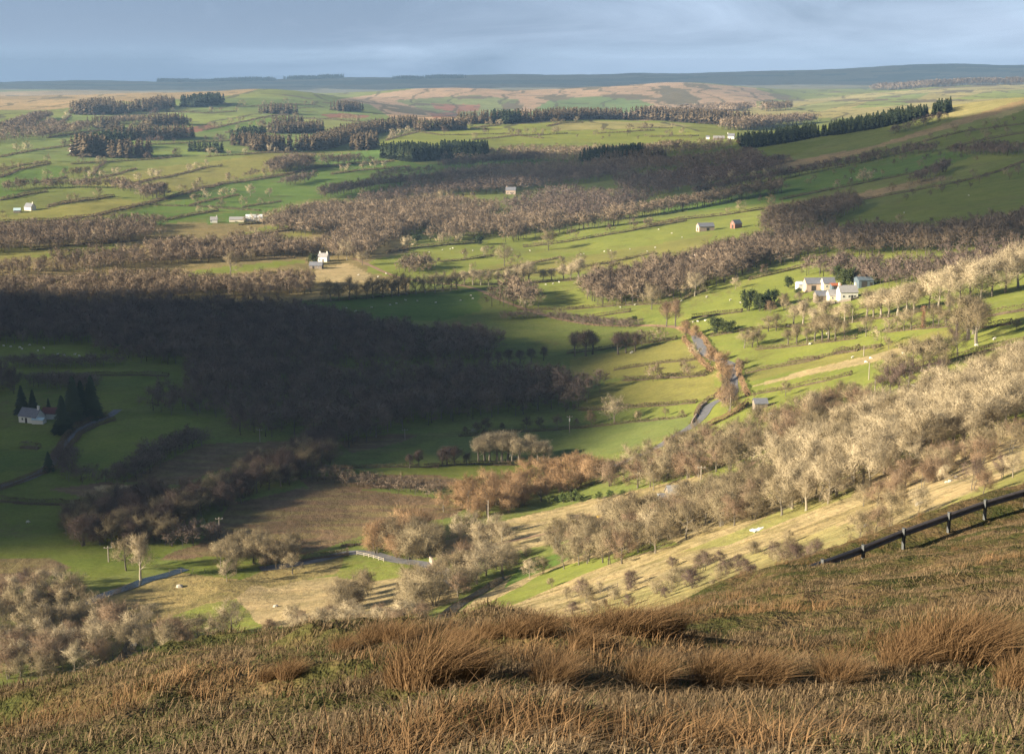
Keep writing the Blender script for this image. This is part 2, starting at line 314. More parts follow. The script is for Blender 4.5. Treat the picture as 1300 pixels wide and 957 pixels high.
cover *= 1 - fz + fz * (.80 + .42 * cid * np.array([1.1, 1.0, .9])); cover = np.where(((edge < 7) & (Y2 > 2600) & (Y2 < 7000))[..., None], cover * .2 + np.array((.07, .062, .036)) * .8, cover)
gul = (fbm(X2 / 160, Y2 / 300, 107) > .16) & (Y2 > 3800) & (Y2 < 7000); cover[gul] = (.12, .10, .065)
far = smooth(7000, 8200, Y2)[..., None]
fw = (fbm(X2 / 900, Y2 / 500, 41) > .05)[..., None]
cover = cover * (1 - far) + far * np.where(fw, (.06, .072, .05), (.13, .12, .08))
near = 1 - smooth(95, 170, Y2)
cover = cover * (1 - near[..., None]) + near[..., None] * np.array((.13, .115, .048)); grow = grow * (1 - near) + near
# ground sheet
nA, nY = len(AC), len(YR)
idx = np.arange(nA * nY).reshape(nA, nY)
Q = np.stack([idx[:-1, :-1], idx[1:, :-1], idx[1:, 1:], idx[:-1, 1:]], -1).reshape(-1, 4)
gm, nt, b = new_mat('pasture_and_rough_grass')
L = nt.links.new
geo = nd(nt, 'ShaderNodeNewGeometry'); cov = nd(nt, 'ShaderNodeAttribute', attribute_name='cover'); gr = nd(nt, 'ShaderNodeAttribute', attribute_name='grow'); nr = nd(nt, 'ShaderNodeAttribute', attribute_name='near')
def noise(scale, detail=5.0, rough=.6, vec=None):
    mp = nd(nt, 'ShaderNodeMapping'); L(geo.outputs['Position'], mp.inputs['Vector']); mp.inputs['Scale'].default_value = vec or (1, 1, 1)
    n = nd(nt, 'ShaderNodeTexNoise', Scale=scale, Detail=detail, Roughness=rough); L(mp.outputs[0], n.inputs['Vector']); return n.outputs['Fac']
def mth(op, a, b_=None, clamp=False):
    n = nd(nt, 'ShaderNodeMath', operation=op, use_clamp=clamp)
    for i, v in enumerate((a, b_)):
        if v is None: continue
        if isinstance(v, (int, float)): n.inputs[i].default_value = v
        else: L(v, n.inputs[i])
    return n.outputs[0]
def ramp(f, stops):
    r = nd(nt, 'ShaderNodeValToRGB'); e = r.color_ramp.elements
    while len(e) < len(stops): e.new(.5)
    for k, (p, c) in zip(e, stops): k.position = p; k.color = (*c, 1) if len(c) == 3 else c
    L(f, r.inputs['Fac']); return r.outputs['Color']
def mix(f, a, b_, bt='MIX'):
    n = nd(nt, 'ShaderNodeMix', data_type='RGBA', blend_type=bt)
    for i, v in ((0, f), (6, a), (7, b_)):
        if isinstance(v, (int, float)): n.inputs[i].default_value = v
        elif isinstance(v, tuple): n.inputs[i].default_value = (*v, 1)
        else: L(v, n.inputs[i])
    return n.outputs[2]
n_big = noise(.018); n_mid = noise(.11, 6.0, .7); n_fine = noise(.55, 6.0, .75, (1, .55, 1)); n_streak = noise(.12, 4.0, .6, (.35, 1.6, 1))
c = mix(1.0, cov.outputs['Color'], ramp(n_big, [(.3, (.78, .82, .8)), (.7, (1.18, 1.12, 1.1))]), 'MULTIPLY')
c = mix(mth('MULTIPLY', mth('ADD', gr.outputs['Fac'], .45), .75, True), c, mix(1.0, c, ramp(n_mid, [(.28, (.55, .6, .55)), (.5, (1, 1, 1)), (.75, (1.3, 1.22, 1.12))]), 'MULTIPLY'))
wet = mth('MULTIPLY', ramp(noise(.022, 4.0, .6, (1, .7, 1)), [(.54, (0, 0, 0)), (.64, (1, 1, 1))]), ramp(noise(.34, 5.0, .7), [(.46, (0, 0, 0)), (.56, (.8, .8, .8))]))
c = mix(mth('MULTIPLY', wet, .75), c, (.135, .115, .045))
c = mix(1.0, c, ramp(noise(.9, 4.0, .7), [(.3, (.78, .8, .8)), (.7, (1.16, 1.14, 1.12))]), 'MULTIPLY')
patch = mth('MULTIPLY', gr.outputs['Fac'], ramp(n_streak, [(.46, (0, 0, 0)), (.6, (.75, .75, .75))]))
c = mix(patch, c, ramp(n_mid, [(.35, (.15, .132, .048)), (.65, (.25, .198, .088))]))
tuss = mth('MULTIPLY', gr.outputs['Fac'], ramp(n_fine, [(.36, (1, 1, 1)), (.52, (0, 0, 0))]))
c = mix(mth('MULTIPLY', tuss, .6), c, (.10, .072, .038))
n_n1 = noise(.42, 7.0, .72); n_n2 = noise(6.0, 5.0, .75)
nearc = mix(1.0, ramp(n_n1, [(.33, (.042, .055, .016)), (.46, (.075, .07, .026)), (.56, (.12, .085, .043)), (.72, (.18, .125, .068))]), ramp(n_n2, [(.3, (.45, .45, .45)), (.7, (1.3, 1.25, 1.2))]), 'MULTIPLY')
c = mix(nr.outputs['Fac'], c, nearc)
L(c, b.inputs['Base Color'])
bp = nd(nt, 'ShaderNodeBump', Distance=.5); L(mth('MULTIPLY', mth('ADD', gr.outputs['Fac'], .15), .7), bp.inputs['Strength']); L(mth('ADD', n_fine, mth('MULTIPLY', n_mid, 2.0)), bp.inputs['Height']); L(bp.outputs[0], b.inputs['Normal'])
b.inputs['Specular IOR Level'].default_value = .05; b.inputs['Roughness'].default_value = 1.0
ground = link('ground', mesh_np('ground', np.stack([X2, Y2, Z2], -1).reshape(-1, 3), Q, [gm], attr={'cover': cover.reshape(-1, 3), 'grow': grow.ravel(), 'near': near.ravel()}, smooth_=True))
tag(ground, kind='structure')

# ------------------------------------------------------------------ daylight
EL, AZ = R(19), math.atan2(.34, .94)                 # sun height; direction the light travels over the ground
SD = np.array([math.cos(EL) * math.cos(AZ), math.cos(EL) * math.sin(AZ), -math.sin(EL)])
sun = bpy.data.objects.new('sun', bpy.data.lights.new('sun', 'SUN')); C.objects.link(sun)
sun.data.energy = 5.0; sun.data.angle = R(.53); sun.data.color = (1, .87, .65)
from mathutils import Vector
sun.rotation_euler = Vector(SD).to_track_quat('-Z', 'Y').to_euler()
w = bpy.data.worlds.new('World'); SC.world = w; w.use_nodes = True; nt = w.node_tree; L = nt.links.new
bg = nt.nodes['Background']; out = nt.nodes['World Output']
sky = nd(nt, 'ShaderNodeTexSky', sky_type='NISHITA', sun_disc=False, sun_elevation=EL, sun_rotation=math.atan2(-SD[0], -SD[1]) % (2 * math.pi))
L(sky.outputs[0], bg.inputs['Color']); bg.inputs['Strength'].default_value = .05
bg2 = nd(nt, 'ShaderNodeBackground')
tc = nd(nt, 'ShaderNodeTexCoord'); mp = nd(nt, 'ShaderNodeMapping'); mp.inputs['Scale'].default_value = (3.2, 3.2, 17); mp.inputs['Location'].default_value = (3.1, .4, .2)
L(tc.outputs['Generated'], mp.inputs['Vector'])
no = nd(nt, 'ShaderNodeTexNoise', Scale=1.5, Detail=8.0, Roughness=.6, Distortion=.6); L(mp.outputs[0], no.inputs['Vector'])
rp = nd(nt, 'ShaderNodeValToRGB'); sx = nd(nt, 'ShaderNodeSeparateXYZ'); L(tc.outputs['Generated'], sx.inputs[0]); ma = nd(nt, 'ShaderNodeMath', operation='MULTIPLY_ADD'); L(sx.outputs['X'], ma.inputs[0]); ma.inputs[1].default_value = .62; L(no.outputs['Fac'], ma.inputs[2]); L(ma.outputs[0], rp.inputs['Fac']); e = rp.color_ramp.elements
e[0].position = .35; e[0].color = (.19, .30, .52, 1); e[1].position = .67; e[1].color = (.50, .66, .95, 1)
L(rp.outputs['Color'], bg2.inputs['Color'])
sp = nd(nt, 'ShaderNodeSeparateXYZ'); L(tc.outputs['Generated'], sp.inputs[0])
mr = nd(nt, 'ShaderNodeMapRange'); L(sp.outputs['Z'], mr.inputs['Value'])
for k_, v_ in (('From Min', .06), ('From Max', .35), ('To Min', .31), ('To Max', .125)): mr.inputs[k_].default_value = v_
L(mr.outputs[0], bg2.inputs['Strength'])                       # the unseen sky overhead is dimmed on purpose to deepen the shade
ms = nd(nt, 'ShaderNodeMixShader'); ms.inputs[0].default_value = .8
L(bg.outputs[0], ms.inputs[1]); L(bg2.outputs[0], ms.inputs[2]); L(ms.outputs[0], out.inputs['Surface'])
SC.view_settings.view_transform = 'Standard'; SC.view_settings.look = 'None'; SC.view_settings.gamma = 1; SC.view_settings.use_curve_mapping = False
SC.view_settings.exposure = 1.72

# ------------------------------------------------------------------ clouds that shade parts of the valley
def vapour(name, thin):
    m, nt, b = new_mat(name); b.inputs['Base Color'].default_value = (.8, .8, .82, 1); b.inputs['Roughness'].default_value = 1
    t = nd(nt, 'ShaderNodeBsdfTransparent'); x = nd(nt, 'ShaderNodeMixShader'); x.inputs[0].default_value = thin
    nt.links.new(b.outputs[0], x.inputs[1]); nt.links.new(t.outputs[0], x.inputs[2]); nt.links.new(x.outputs[0], nt.nodes['Material Output'].inputs['Surface']); return m
def cloud(pix, alt, label, cell, thick, world=None, thin=.2):
    P = world if world is not None else hits(pix)
    P = np.array([p - SD * ((alt - p[2]) / -SD[2]) * 1.0 if False else p + SD * ((alt - p[2]) / SD[2]) for p in P])
    x0, y0 = P[:, :2].min(0) - cell * 2; x1, y1 = P[:, :2].max(0) + cell * 2
    nx, ny = int((x1 - x0) / cell) + 2, int((y1 - y0) / cell) + 2
    gx, gy = np.meshgrid(x0 + np.arange(nx) * cell, y0 + np.arange(ny) * cell, indexing='ij')
    wx = gx + fbm(gx / 90, gy / 90, 51) * 70; wy = gy + fbm(gx / 90, gy / 90, 53) * 70
    ins = in_poly(wx, wy, [(a, c_) for a, c_ in P[:, :2]])
    d = np.full(gx.shape, 1e9)
    for i in range(len(P)):
        a = P[i, :2]; q = P[(i + 1) % len(P), :2]; ab = q - a; t = np.clip(((wx - a[0]) * ab[0] + (wy - a[1]) * ab[1]) / (ab @ ab + 1e-6), 0, 1)
        d = np.minimum(d, np.hypot(wx - a[0] - t * ab[0], wy - a[1] - t * ab[1]))
    th = np.minimum(np.sqrt(np.maximum(d, 0) * thick), thick * 2) * (.7 + 1.2 * vnoise(gx / 60, gy / 60, 57) + .5 * vnoise(gx / 25, gy / 25, 59)) * ins + 2
    base = np.stack([gx, gy, np.full(gx.shape, alt)], -1)
    top = base - SD * th[..., None]; bot = base + SD * (th * .5)[..., None]
    use = ins[:-1, :-1] & ins[1:, :-1] & ins[1:, 1:] & ins[:-1, 1:]
    I = np.arange(nx * ny).reshape(nx, ny); N = nx * ny
    q = np.stack([I[:-1, :-1], I[1:, :-1], I[1:, 1:], I[:-1, 1:]], -1)[use]
    V = np.concatenate([top.reshape(-1, 3), bot.reshape(-1, 3)])
    Fq = [q, q[:, ::-1] + N]
    up = np.pad(use, 1)
    for sl, e0, e1 in (((slice(0, -2), slice(1, -1)), (0, 0), (0, 1)), ((slice(2, None), slice(1, -1)), (1, 1), (1, 0)), ((slice(1, -1), slice(0, -2)), (1, 0), (0, 0)), ((slice(1, -1), slice(2, None)), (0, 1), (1, 1))):
        k = np.nonzero(use & ~up[sl])
        A = I[k[0] + e0[0], k[1] + e0[1]]; B = I[k[0] + e1[0], k[1] + e1[1]]
        Fq.append(np.stack([A, B, B + N, A + N], -1))
    o = link('cloud', mesh_np('cloud', V, np.concatenate(Fq), [vapour('cloud_vapour', thin)], smooth_=True))
    tag(o, label, 'cloud', kind='thing'); return o
cloud([(-420,372),(0,372),(120,376),(300,372),(395,372),(500,366),(608,366),(650,384),(700,396),(760,412),(850,416),(870,440),(830,462),(815,486),(822,515),(810,545),(760,572),(720,585),(640,606),(570,622),(540,636),(450,648),(420,674),(330,690),(290,703),(215,706),(150,712),(60,716),(-420,724)],
      900, 'low grey cloud whose shadow darkens the wooded valley floor', 22, 45, thin=.13)
cloud([(470,222),(540,205),(640,198),(760,197),(860,188),(930,182),(1000,172),(1100,160),(1200,150),(1300,132),(1500,100),(1600,180),(1500,300),(1300,318),(1150,322),(1000,316),(960,262),(900,262),(840,268),(780,250),(700,238),(620,246),(560,250),(440,262),(400,262),(430,240)],
      1000, 'long grey cloud whose shadow lies along the eastern hillside', 26, 40, thin=.42)
cloud(None, 1500, 'broad far cloud bank shading the blue ridge on the horizon', 180, 140,
      thin=.38, world=np.array([(-9000, 8600, 0), (-3000, 8400, 0), (0, 8700, 0), (2500, 8900, 0), (7000, 8600, 0), (9000, 9500, 0), (9000, 16000, 0), (-9000, 16000, 0)], float))

# ------------------------------------------------------------------ valley air
hz = MB(); hz.box(-23000, -40, -160, 23000, 15500, 150)
hm = bpy.data.materials.new('valley_air'); hm.use_nodes = True; nt = hm.node_tree; nt.nodes.remove(nt.nodes['Principled BSDF'])
pv = nd(nt, 'ShaderNodeVolumePrincipled'); pv.inputs['Density'].default_value = HAZE; pv.inputs['Color'].default_value = (.40, .64, 1, 1); pv.inputs['Anisotropy'].default_value = 0
nt.links.new(pv.outputs[0], nt.nodes['Material Output'].inputs['Volume'])
tag(hz.build('haze', hm), kind='stuff')
# ------------------------------------------------------------------ trees: skeleton, limbs, twigs
def unit(v): return v / (np.linalg.norm(v, axis=-1, keepdims=True) + 1e-9)
def slivers(P, D, Ln, W, rng):
    """one thin tapering face per twig"""
    D = unit(D); U = unit(np.cross(D, rng.normal(size=D.shape)))
    V = np.stack([P - U * (W / 2)[:, None], P + U * (W / 2)[:, None], P + D * Ln[:, None]], 1).reshape(-1, 3)
    return V, np.arange(len(P) * 3).reshape(-1, 3)
def outward(V, f, c, k=.55):
    """turn each twig face outwards and give it the soft normal of the crown it belongs to"""
    f = f.copy(); g = np.cross(V[f[:, 1]] - V[f[:, 0]], V[f[:, 2]] - V[f[:, 0]]); g = unit(g); o = unit((V[f].mean(1) - c) * np.array([1, 1, .9]))
    flip = (g * o).sum(1) < 0; f[flip] = f[flip][:, ::-1]; g[flip] *= -1
    n = unit(o * k + g * (1 - k)); N = np.zeros((len(V), 3)); N[f.ravel()] = np.repeat(n, 3, 0)
    return f, N
def skeleton(seed, spread=1.0, rise=.35, stem=2.2, nl=8, stems=1, nb=7):
    rng = np.random.default_rng(seed); m = MB(); tips = []
    for s in range(stems):
        off = np.array([0, 0, 0]) if stems == 1 else np.array([math.cos(s * 2.4), math.sin(s * 2.4), 0]) * .35
        lean = rng.normal(size=2) * (.25 if stems == 1 else .9)
        top = np.array([lean[0] + off[0] * 3, lean[1] + off[1] * 3, 7.6 - .6 * (stems > 1) * s])
        r0 = .24 if stems == 1 else .13
        tr = [off + (top - off) * t + np.array([math.sin(t * 5 + seed) * .15, math.cos(t * 4 + seed) * .15, 0]) * (t > 0) for t in (0, .12, .3, .5, .75, 1)]
        tr[0] = tr[0] - np.array([0, 0, .8])
        m.tube(tr, [r0 * 1.35, r0, r0 * .8, r0 * .55, r0 * .3, r0 * .1], 6)
        az = rng.uniform(0, 6.28)
        for i in range(nl):
            t = stem / 10 + (1 - stem / 10) * (i + rng.uniform(0, .6)) / nl * .85
            k = t * 7.6 / top[2]; p = off + (top - off) * k
            az += 2.4 + rng.normal() * .3
            ln = spread * (4.4 - 2.7 * abs(t - .3) ** 1.0 * 1.4) * rng.uniform(.8, 1.15) * (1 if stems == 1 else .65)
            d = np.array([math.cos(az), math.sin(az), rise + t * .8 + rng.normal() * .1]); d /= np.linalg.norm(d)
            pts = [p]
            for q in range(4):
                d = unit(d + np.array([0, 0, .10]) + rng.normal(size=3) * .14); pts.append(pts[-1] + d * ln / 4)
            m.tube(pts, [r0 * .42, r0 * .32, r0 * .22, r0 * .13, r0 * .05], 4)
            pts = np.array(pts)
            for b in range(nb):
                u = .3 + .7 * (b + .5) / nb; f = u * 4; j = min(int(f), 3); bp_ = pts[j] + (pts[j + 1] - pts[j]) * (f - j)
                bd = unit(unit(pts[j + 1] - pts[j]) * .7 + rng.normal(size=3) * .6 + np.array([0, 0, .25])); bl = rng.uniform(1.0, 1.9) * spread * (1 if stems == 1 else .75)
                e = bp_ + bd * bl
                m.tube([bp_, bp_ + bd * bl * .5 + rng.normal(size=3) * .08, e], [r0 * .14, r0 * .09, r0 * .03], 3)
                tips.append((bp_, e))
        tips.append((tr[-2], tr[-1]))
    return m, np.array(tips)
def twigs(tips, n, rng, ln=(.6, 1.4), w=.05, droop=0., wild=.9, fuzz=.36):
    k = rng.integers(0, len(tips), n); u = rng.uniform(.15, 1.0, n)[:, None]
    P = tips[k, 0] * (1 - u) + tips[k, 1] * u + rng.normal(size=(n, 3)) * fuzz
    D = unit(tips[k, 1] - tips[k, 0]) * .8 + rng.normal(size=(n, 3)) * wild * .75 + np.array([0, 0, .22 - droop])
    return slivers(P, D, rng.uniform(*ln, n), np.full(n, w) * rng.uniform(.7, 1.4, n), rng)
def tri_of(m):
    f = []
    for q in m.f:
        for i in range(1, len(q) - 1): f.append((q[0], q[i], q[i + 1]))
    return np.array(m.v), np.array(f)

BARK = plant_mat('bark', (.09, .078, .062), (.17, .148, .118), False); BARKP = plant_mat('pale_bark', (.17, .145, .11), (.27, .235, .18), False)
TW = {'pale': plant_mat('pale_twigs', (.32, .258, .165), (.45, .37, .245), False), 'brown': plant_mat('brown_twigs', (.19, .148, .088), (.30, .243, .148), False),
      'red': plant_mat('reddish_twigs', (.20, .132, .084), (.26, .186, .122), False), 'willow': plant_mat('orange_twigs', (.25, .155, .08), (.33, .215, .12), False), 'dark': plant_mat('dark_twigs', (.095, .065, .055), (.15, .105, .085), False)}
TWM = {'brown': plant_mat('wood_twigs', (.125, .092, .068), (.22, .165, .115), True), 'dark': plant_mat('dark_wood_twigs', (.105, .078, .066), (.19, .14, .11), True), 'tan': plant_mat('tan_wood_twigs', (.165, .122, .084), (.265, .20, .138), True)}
NEED = plant_mat('spruce_needles', (.022, .034, .016), (.042, .055, .024), True); LARCH = plant_mat('larch_twigs', (.105, .078, .048), (.165, .122, .074), True)
NEEDI = plant_mat('dark_needles', (.022, .034, .016), (.045, .06, .026), False); IVY = plant_mat('evergreen_leaves', (.03, .045, .018), (.07, .085, .03), False); GORSE = plant_mat('gorse_leaves', (.07, .10, .03), (.12, .14, .04), False)
HEDM = plant_mat('hedge_twigs', (.10, .075, .05), (.2, .15, .095), True)
HEDT = plant_mat('bracken_hedge_twigs', (.22, .14, .08), (.36, .24, .14), True)
BARKM = plant_mat('wood_bark', (.12, .10, .08), (.2, .17, .14), True)

PROTO = {}
def proto(kind, tone):
    """three or four forms of each kind, 10 m tall, as (trunk mesh, crown mesh)"""
    if (kind, tone) in PROTO: return PROTO[kind, tone]
    out = []
    for s in range(4 if kind in ('round', 'thorn') else 3):
        rng = np.random.default_rng(100 + s)
        if kind == 'round': m, tp = skeleton(11 + s, 1.05, .30, 2.0, 9); V, f = twigs(tp, 3600, rng, w=.036)
        elif kind == 'tall': m, tp = skeleton(31 + s, .62, .75, 2.6, 12); V, f = twigs(tp, 2900, rng, w=.034, wild=.7)
        elif kind == 'oak': m, tp = skeleton(51 + s, 1.35, .25, 2.2, 10, nb=8); V, f = twigs(tp, 4400, rng, w=.036)
        elif kind == 'thorn': m, tp = skeleton(71 + s, 1.5, .12, 1.6, 9, stems=2); V, f = twigs(tp, 4300, rng, ln=(.6, 1.4), w=.043, wild=1.2)
        elif kind == 'shrub': m, tp = skeleton(91 + s, 1.55, .45, .4, 7, stems=4); V, f = twigs(tp, 4300, rng, ln=(.9, 2.0), w=.042)
        tw = TW[tone]
        tm = mesh_np(kind + '_trunk', *tri_of(m), [BARKP if tone == 'pale' else BARK]); f, N = outward(V, f, np.array([0, 0, 4.6 if kind != 'shrub' else 3.0])); cmh = mesh_np(kind + '_crown', V, f, [tw], nrm=N)
        out.append((tm, cmh))
    PROTO[kind, tone] = out; return out
NAMES = {'round': 'bare_tree', 'tall': 'slender_tree', 'oak': 'spreading_tree', 'thorn': 'thorn_tree', 'shrub': 'willow_bush'}
CATS = {'round': 'tree', 'tall': 'tree', 'oak': 'tree', 'thorn': 'tree', 'shrub': 'bush'}
rt = random.Random(5); TOPS = {}
def tops(me):
    if me.name not in TOPS:
        a = np.empty(len(me.vertices) * 3, np.float32); me.vertices.foreach_get('co', a); TOPS[me.name] = float(np.percentile(a[2::3], 99))
    return TOPS[me.name]
def tree(kind, tone, p, h, label, group=None, wide=1.0):
    tm, cmh = rt.choice(proto(kind, tone))
    o = empty(NAMES[kind], p, rt.uniform(0, 6.28)); s = h / tops(cmh)
    o.scale = (s * wide * rt.uniform(.9, 1.12), s * wide * rt.uniform(.9, 1.12), s)
    tag(o, label, CATS[kind], group)
    link('trunk', tm, o); link('crown', cmh, o)
    return o
def scatter(poly, n, rng, ymin=150, mind=.75):
    """about n spaced points on the ground inside an outline given in photo pixels"""
    P = hits(poly, ymin)[:, :2]; x0, y0 = P.min(0); x1, y1 = P.max(0)
    ar = abs(sum(P[i - 1][0] * P[i][1] - P[i][0] * P[i - 1][1] for i in range(len(P)))) / 2
    sp = math.sqrt(ar / n); nx, ny = int((x1 - x0) / sp) + 2, int((y1 - y0) / sp) + 2
    gx, gy = np.meshgrid(x0 + np.arange(nx) * sp, y0 + np.arange(ny) * sp, indexing='ij')
    gx = gx + (np.arange(ny) % 2)[None, :] * sp * .5
    gx = (gx + rng.uniform(-.38, .38, gx.shape) * sp).ravel(); gy = (gy + rng.uniform(-.38, .38, gy.shape) * sp).ravel()
    k = in_poly(gx, gy, [tuple(p) for p in P]); gx, gy = gx[k], gy[k]
    return np.stack([gx, gy, H(gx, gy)], -1)
SEEDS = iter(range(1000, 9000))
def grove(poly, n, kinds, hh, label, group, wide=1.0):
    rng = np.random.default_rng(next(SEEDS))
    for p in scatter(poly, n, rng):
        k, t = kinds[rng.integers(len(kinds))]
        tree(k, t, p - np.array([0, 0, .15]), rng.uniform(*hh), label, group, wide)
def single(kind, tone, px, py, hpx, label, group=None, wide=1.0):
    p = vhit(px, py); return tree(kind, tone, p, hpx * np.linalg.norm(p) / F, label, group, wide)

# --- woods that read as one mass: every tree of a wood in one mesh
def lod_tree(seed, n, w, kind='round'):
    rng = np.random.default_rng(seed)
    if kind in ('spruce', 'larch'):
        nw = max(5, n // 9); V = []; k = max(45, n); z = np.sort(rng.uniform(.6, 9.8, k)); a = rng.uniform(0, 6.28, k); r = (2.35 * (1 - (z / 10.2)) ** .8 + .12) * rng.uniform(.75, 1.2, k)
        tip = np.stack([np.cos(a) * r, np.sin(a) * r, z - .28 * r + rng.normal(size=k) * .1], -1); c0 = np.stack([0 * z, 0 * z, z + .55], -1)
        side = np.stack([-np.sin(a), np.cos(a), 0 * a], -1) * (w * (.35 + r * .42))[:, None]
        mid = c0 * .35 + tip * .65
        V = np.stack([c0, mid + side, tip, mid - side], 1).reshape(-1, 3); i = np.arange(k) * 4
        f = np.concatenate([np.stack([i, i + 1, i + 2], -1), np.stack([i, i + 2, i + 3], -1)])
        V = np.concatenate([V, [(-.14, 0, -1), (.14, 0, -1), (0, 0, 9.9)], [(0, -.14, -1), (0, .14, -1), (0, 0, 9.9)]]); b = 4 * k
        f = np.concatenate([f, [(b, b + 1, b + 2), (b + 3, b + 4, b + 5)]]); nf = len(f) - 2; f, N = outward(V, f, np.array([0, 0, 3.5]), .5); return V, f, nf, N
    m, tp = skeleton(seed, 1.15 if kind == 'round' else .7, .3 if kind == 'round' else .7, 2.0, 7, nb=4)
    V, f = twigs(tp, n, rng, ln=(.9, 2.1), w=w)
    tv = [(-.2, 0, -1), (.2, 0, -1), (.05, .05, 7), (0, -.2, -1), (0, .2, -1), (.05, 0, 7)]
    j = rng.integers(0, len(tp), 10); nv = len(V)
    lim = np.array([[(0, 0, 2.2), tp[q, 1], tp[q, 1] + np.array([.0, .0, -.25])] for q in j]).reshape(-1, 3)
    V = np.concatenate([V, tv, lim]); f2 = np.concatenate([[(nv, nv + 1, nv + 2), (nv + 3, nv + 4, nv + 5)], nv + 6 + np.arange(30).reshape(-1, 3)])
    nf = len(f); f, N = outward(V, np.concatenate([f, f2]), np.array([0, 0, 4.2])); return V, f, nf, N
LOD = {}
def forms(kind, n, w):
    if (kind, n, w) not in LOD: LOD[kind, n, w] = [lod_tree(700 + s, n, w, kind) for s in range(7)]
    return LOD[kind, n, w]
def merged(P, hs, kind, n, w, rng, wide=1.0):
    Vs, Fs, Ms, Ts, Ns = [], [], [], [], []; b = 0; fm = forms(kind, n, w)
    pick = rng.integers(0, len(fm), len(P))
    for q in range(len(fm)):
        I = np.nonzero(pick == q)[0]
        if not len(I): continue
        V, f, nf, N = fm[q]; a = rng.uniform(0, 6.28, len(I)); s = hs[I] / 10; sw = s * wide * rng.uniform(.85, 1.2, len(I))
        x = (V[None, :, 0] * np.cos(a)[:, None] - V[None, :, 1] * np.sin(a)[:, None]) * sw[:, None] + P[I, 0][:, None]
        y = (V[None, :, 0] * np.sin(a)[:, None] + V[None, :, 1] * np.cos(a)[:, None]) * sw[:, None] + P[I, 1][:, None]
        z = V[None, :, 2] * s[:, None] + P[I, 2][:, None]
        ca, sa = np.cos(a)[:, None], np.sin(a)[:, None]; Ns.append(np.stack([N[None, :, 0] * ca - N[None, :, 1] * sa, N[None, :, 0] * sa + N[None, :, 1] * ca, np.repeat(N[None, :, 2], len(I), 0)], -1).reshape(-1, 3))
        Vs.append(np.stack([x, y, z], -1).reshape(-1, 3)); Fs.append((f[None] + (np.arange(len(I)) * len(V))[:, None, None]).reshape(-1, 3) + b)
        mi = np.zeros(len(f), int); mi[nf:] = 1; Ms.append(np.tile(mi, len(I))); Ts.append(np.repeat(rng.uniform(0, 1, len(I)), len(V))); b += len(I) * len(V)
    return np.concatenate(Vs), np.concatenate(Fs), np.concatenate(Ms), np.concatenate(Ts), np.concatenate(Ns)
def wood(polys, spacing, hh, tone, label, kind='round', n=420, w=.16, wide=1.0, name='bare_wood'):
    rng = np.random.default_rng(next(SEEDS)); Ps = []
    for poly in polys:
        P = hits(poly)[:, :2]; ar = abs(sum(P[i - 1][0] * P[i][1] - P[i][0] * P[i - 1][1] for i in range(len(P)))) / 2
        Ps.append(scatter(poly, max(3, ar / spacing ** 2), rng))
    P = np.concatenate(Ps); hs = rng.uniform(*hh, len(P)) * (1 + .25 * np.tanh(3 * fbm(P[:, 0] / 50, P[:, 1] / 50, 61)))
    V, f, mi, t, N = merged(P, hs, kind, n, w, rng, wide)
    o = link(name, mesh_np(name, V, f, [tone, BARKM], mi, {'tint': t}, nrm=N)); tag(o, label, 'wood', kind='stuff'); return o
def belt(line, depth, spacing, hh, tone, label, kind='round', n=90, w=.35, wide=1.0, name='shelter_belt'):
    """a strip of trees along a line of photo pixels, a few rows deep"""
    rng = np.random.default_rng(next(SEEDS)); A = hits(line); Ps = []
    for i in range(len(A) - 1):
        d = A[i + 1, :2] - A[i, :2]; ln = np.hypot(*d); k = max(1, int(ln / spacing)); nrow = max(1, int(depth / spacing))
        nrm = np.array([-d[1], d[0]]) / (ln + 1e-6); nrm = nrm if nrm[1] > 0 else -nrm
        u = np.repeat(np.arange(k), nrow); v = np.tile(np.arange(nrow), k)
        q = A[i, :2] + d * ((u + rng.uniform(0, 1, len(u))) / k)[:, None] + nrm * ((v + rng.uniform(-.4, .4, len(u))) * spacing)[:, None]
        Ps.append(q)
    q = np.concatenate(Ps); P = np.stack([q[:, 0], q[:, 1], H(q[:, 0], q[:, 1])], -1); hs = rng.uniform(*hh, len(P))
    V, f, mi, t, N = merged(P, hs, kind, n, w, rng, wide)
    o = link(name, mesh_np(name, V, f, [tone, BARKM], mi, {'tint': t}, nrm=N)); tag(o, label, 'wood', kind='stuff'); return o
HT = []
def small_trees(tone):
    key = ('small', tone)
    if key not in PROTO:
        PROTO[key] = []
        for V, f, nf, N in forms('round', 420, .13)[:5]:
            mi = np.zeros(len(f), int); mi[nf:] = 1; PROTO[key].append(mesh_np('hedgerow_tree', V, f, [TW[tone], BARK], mi, nrm=N))
    return PROTO[key]
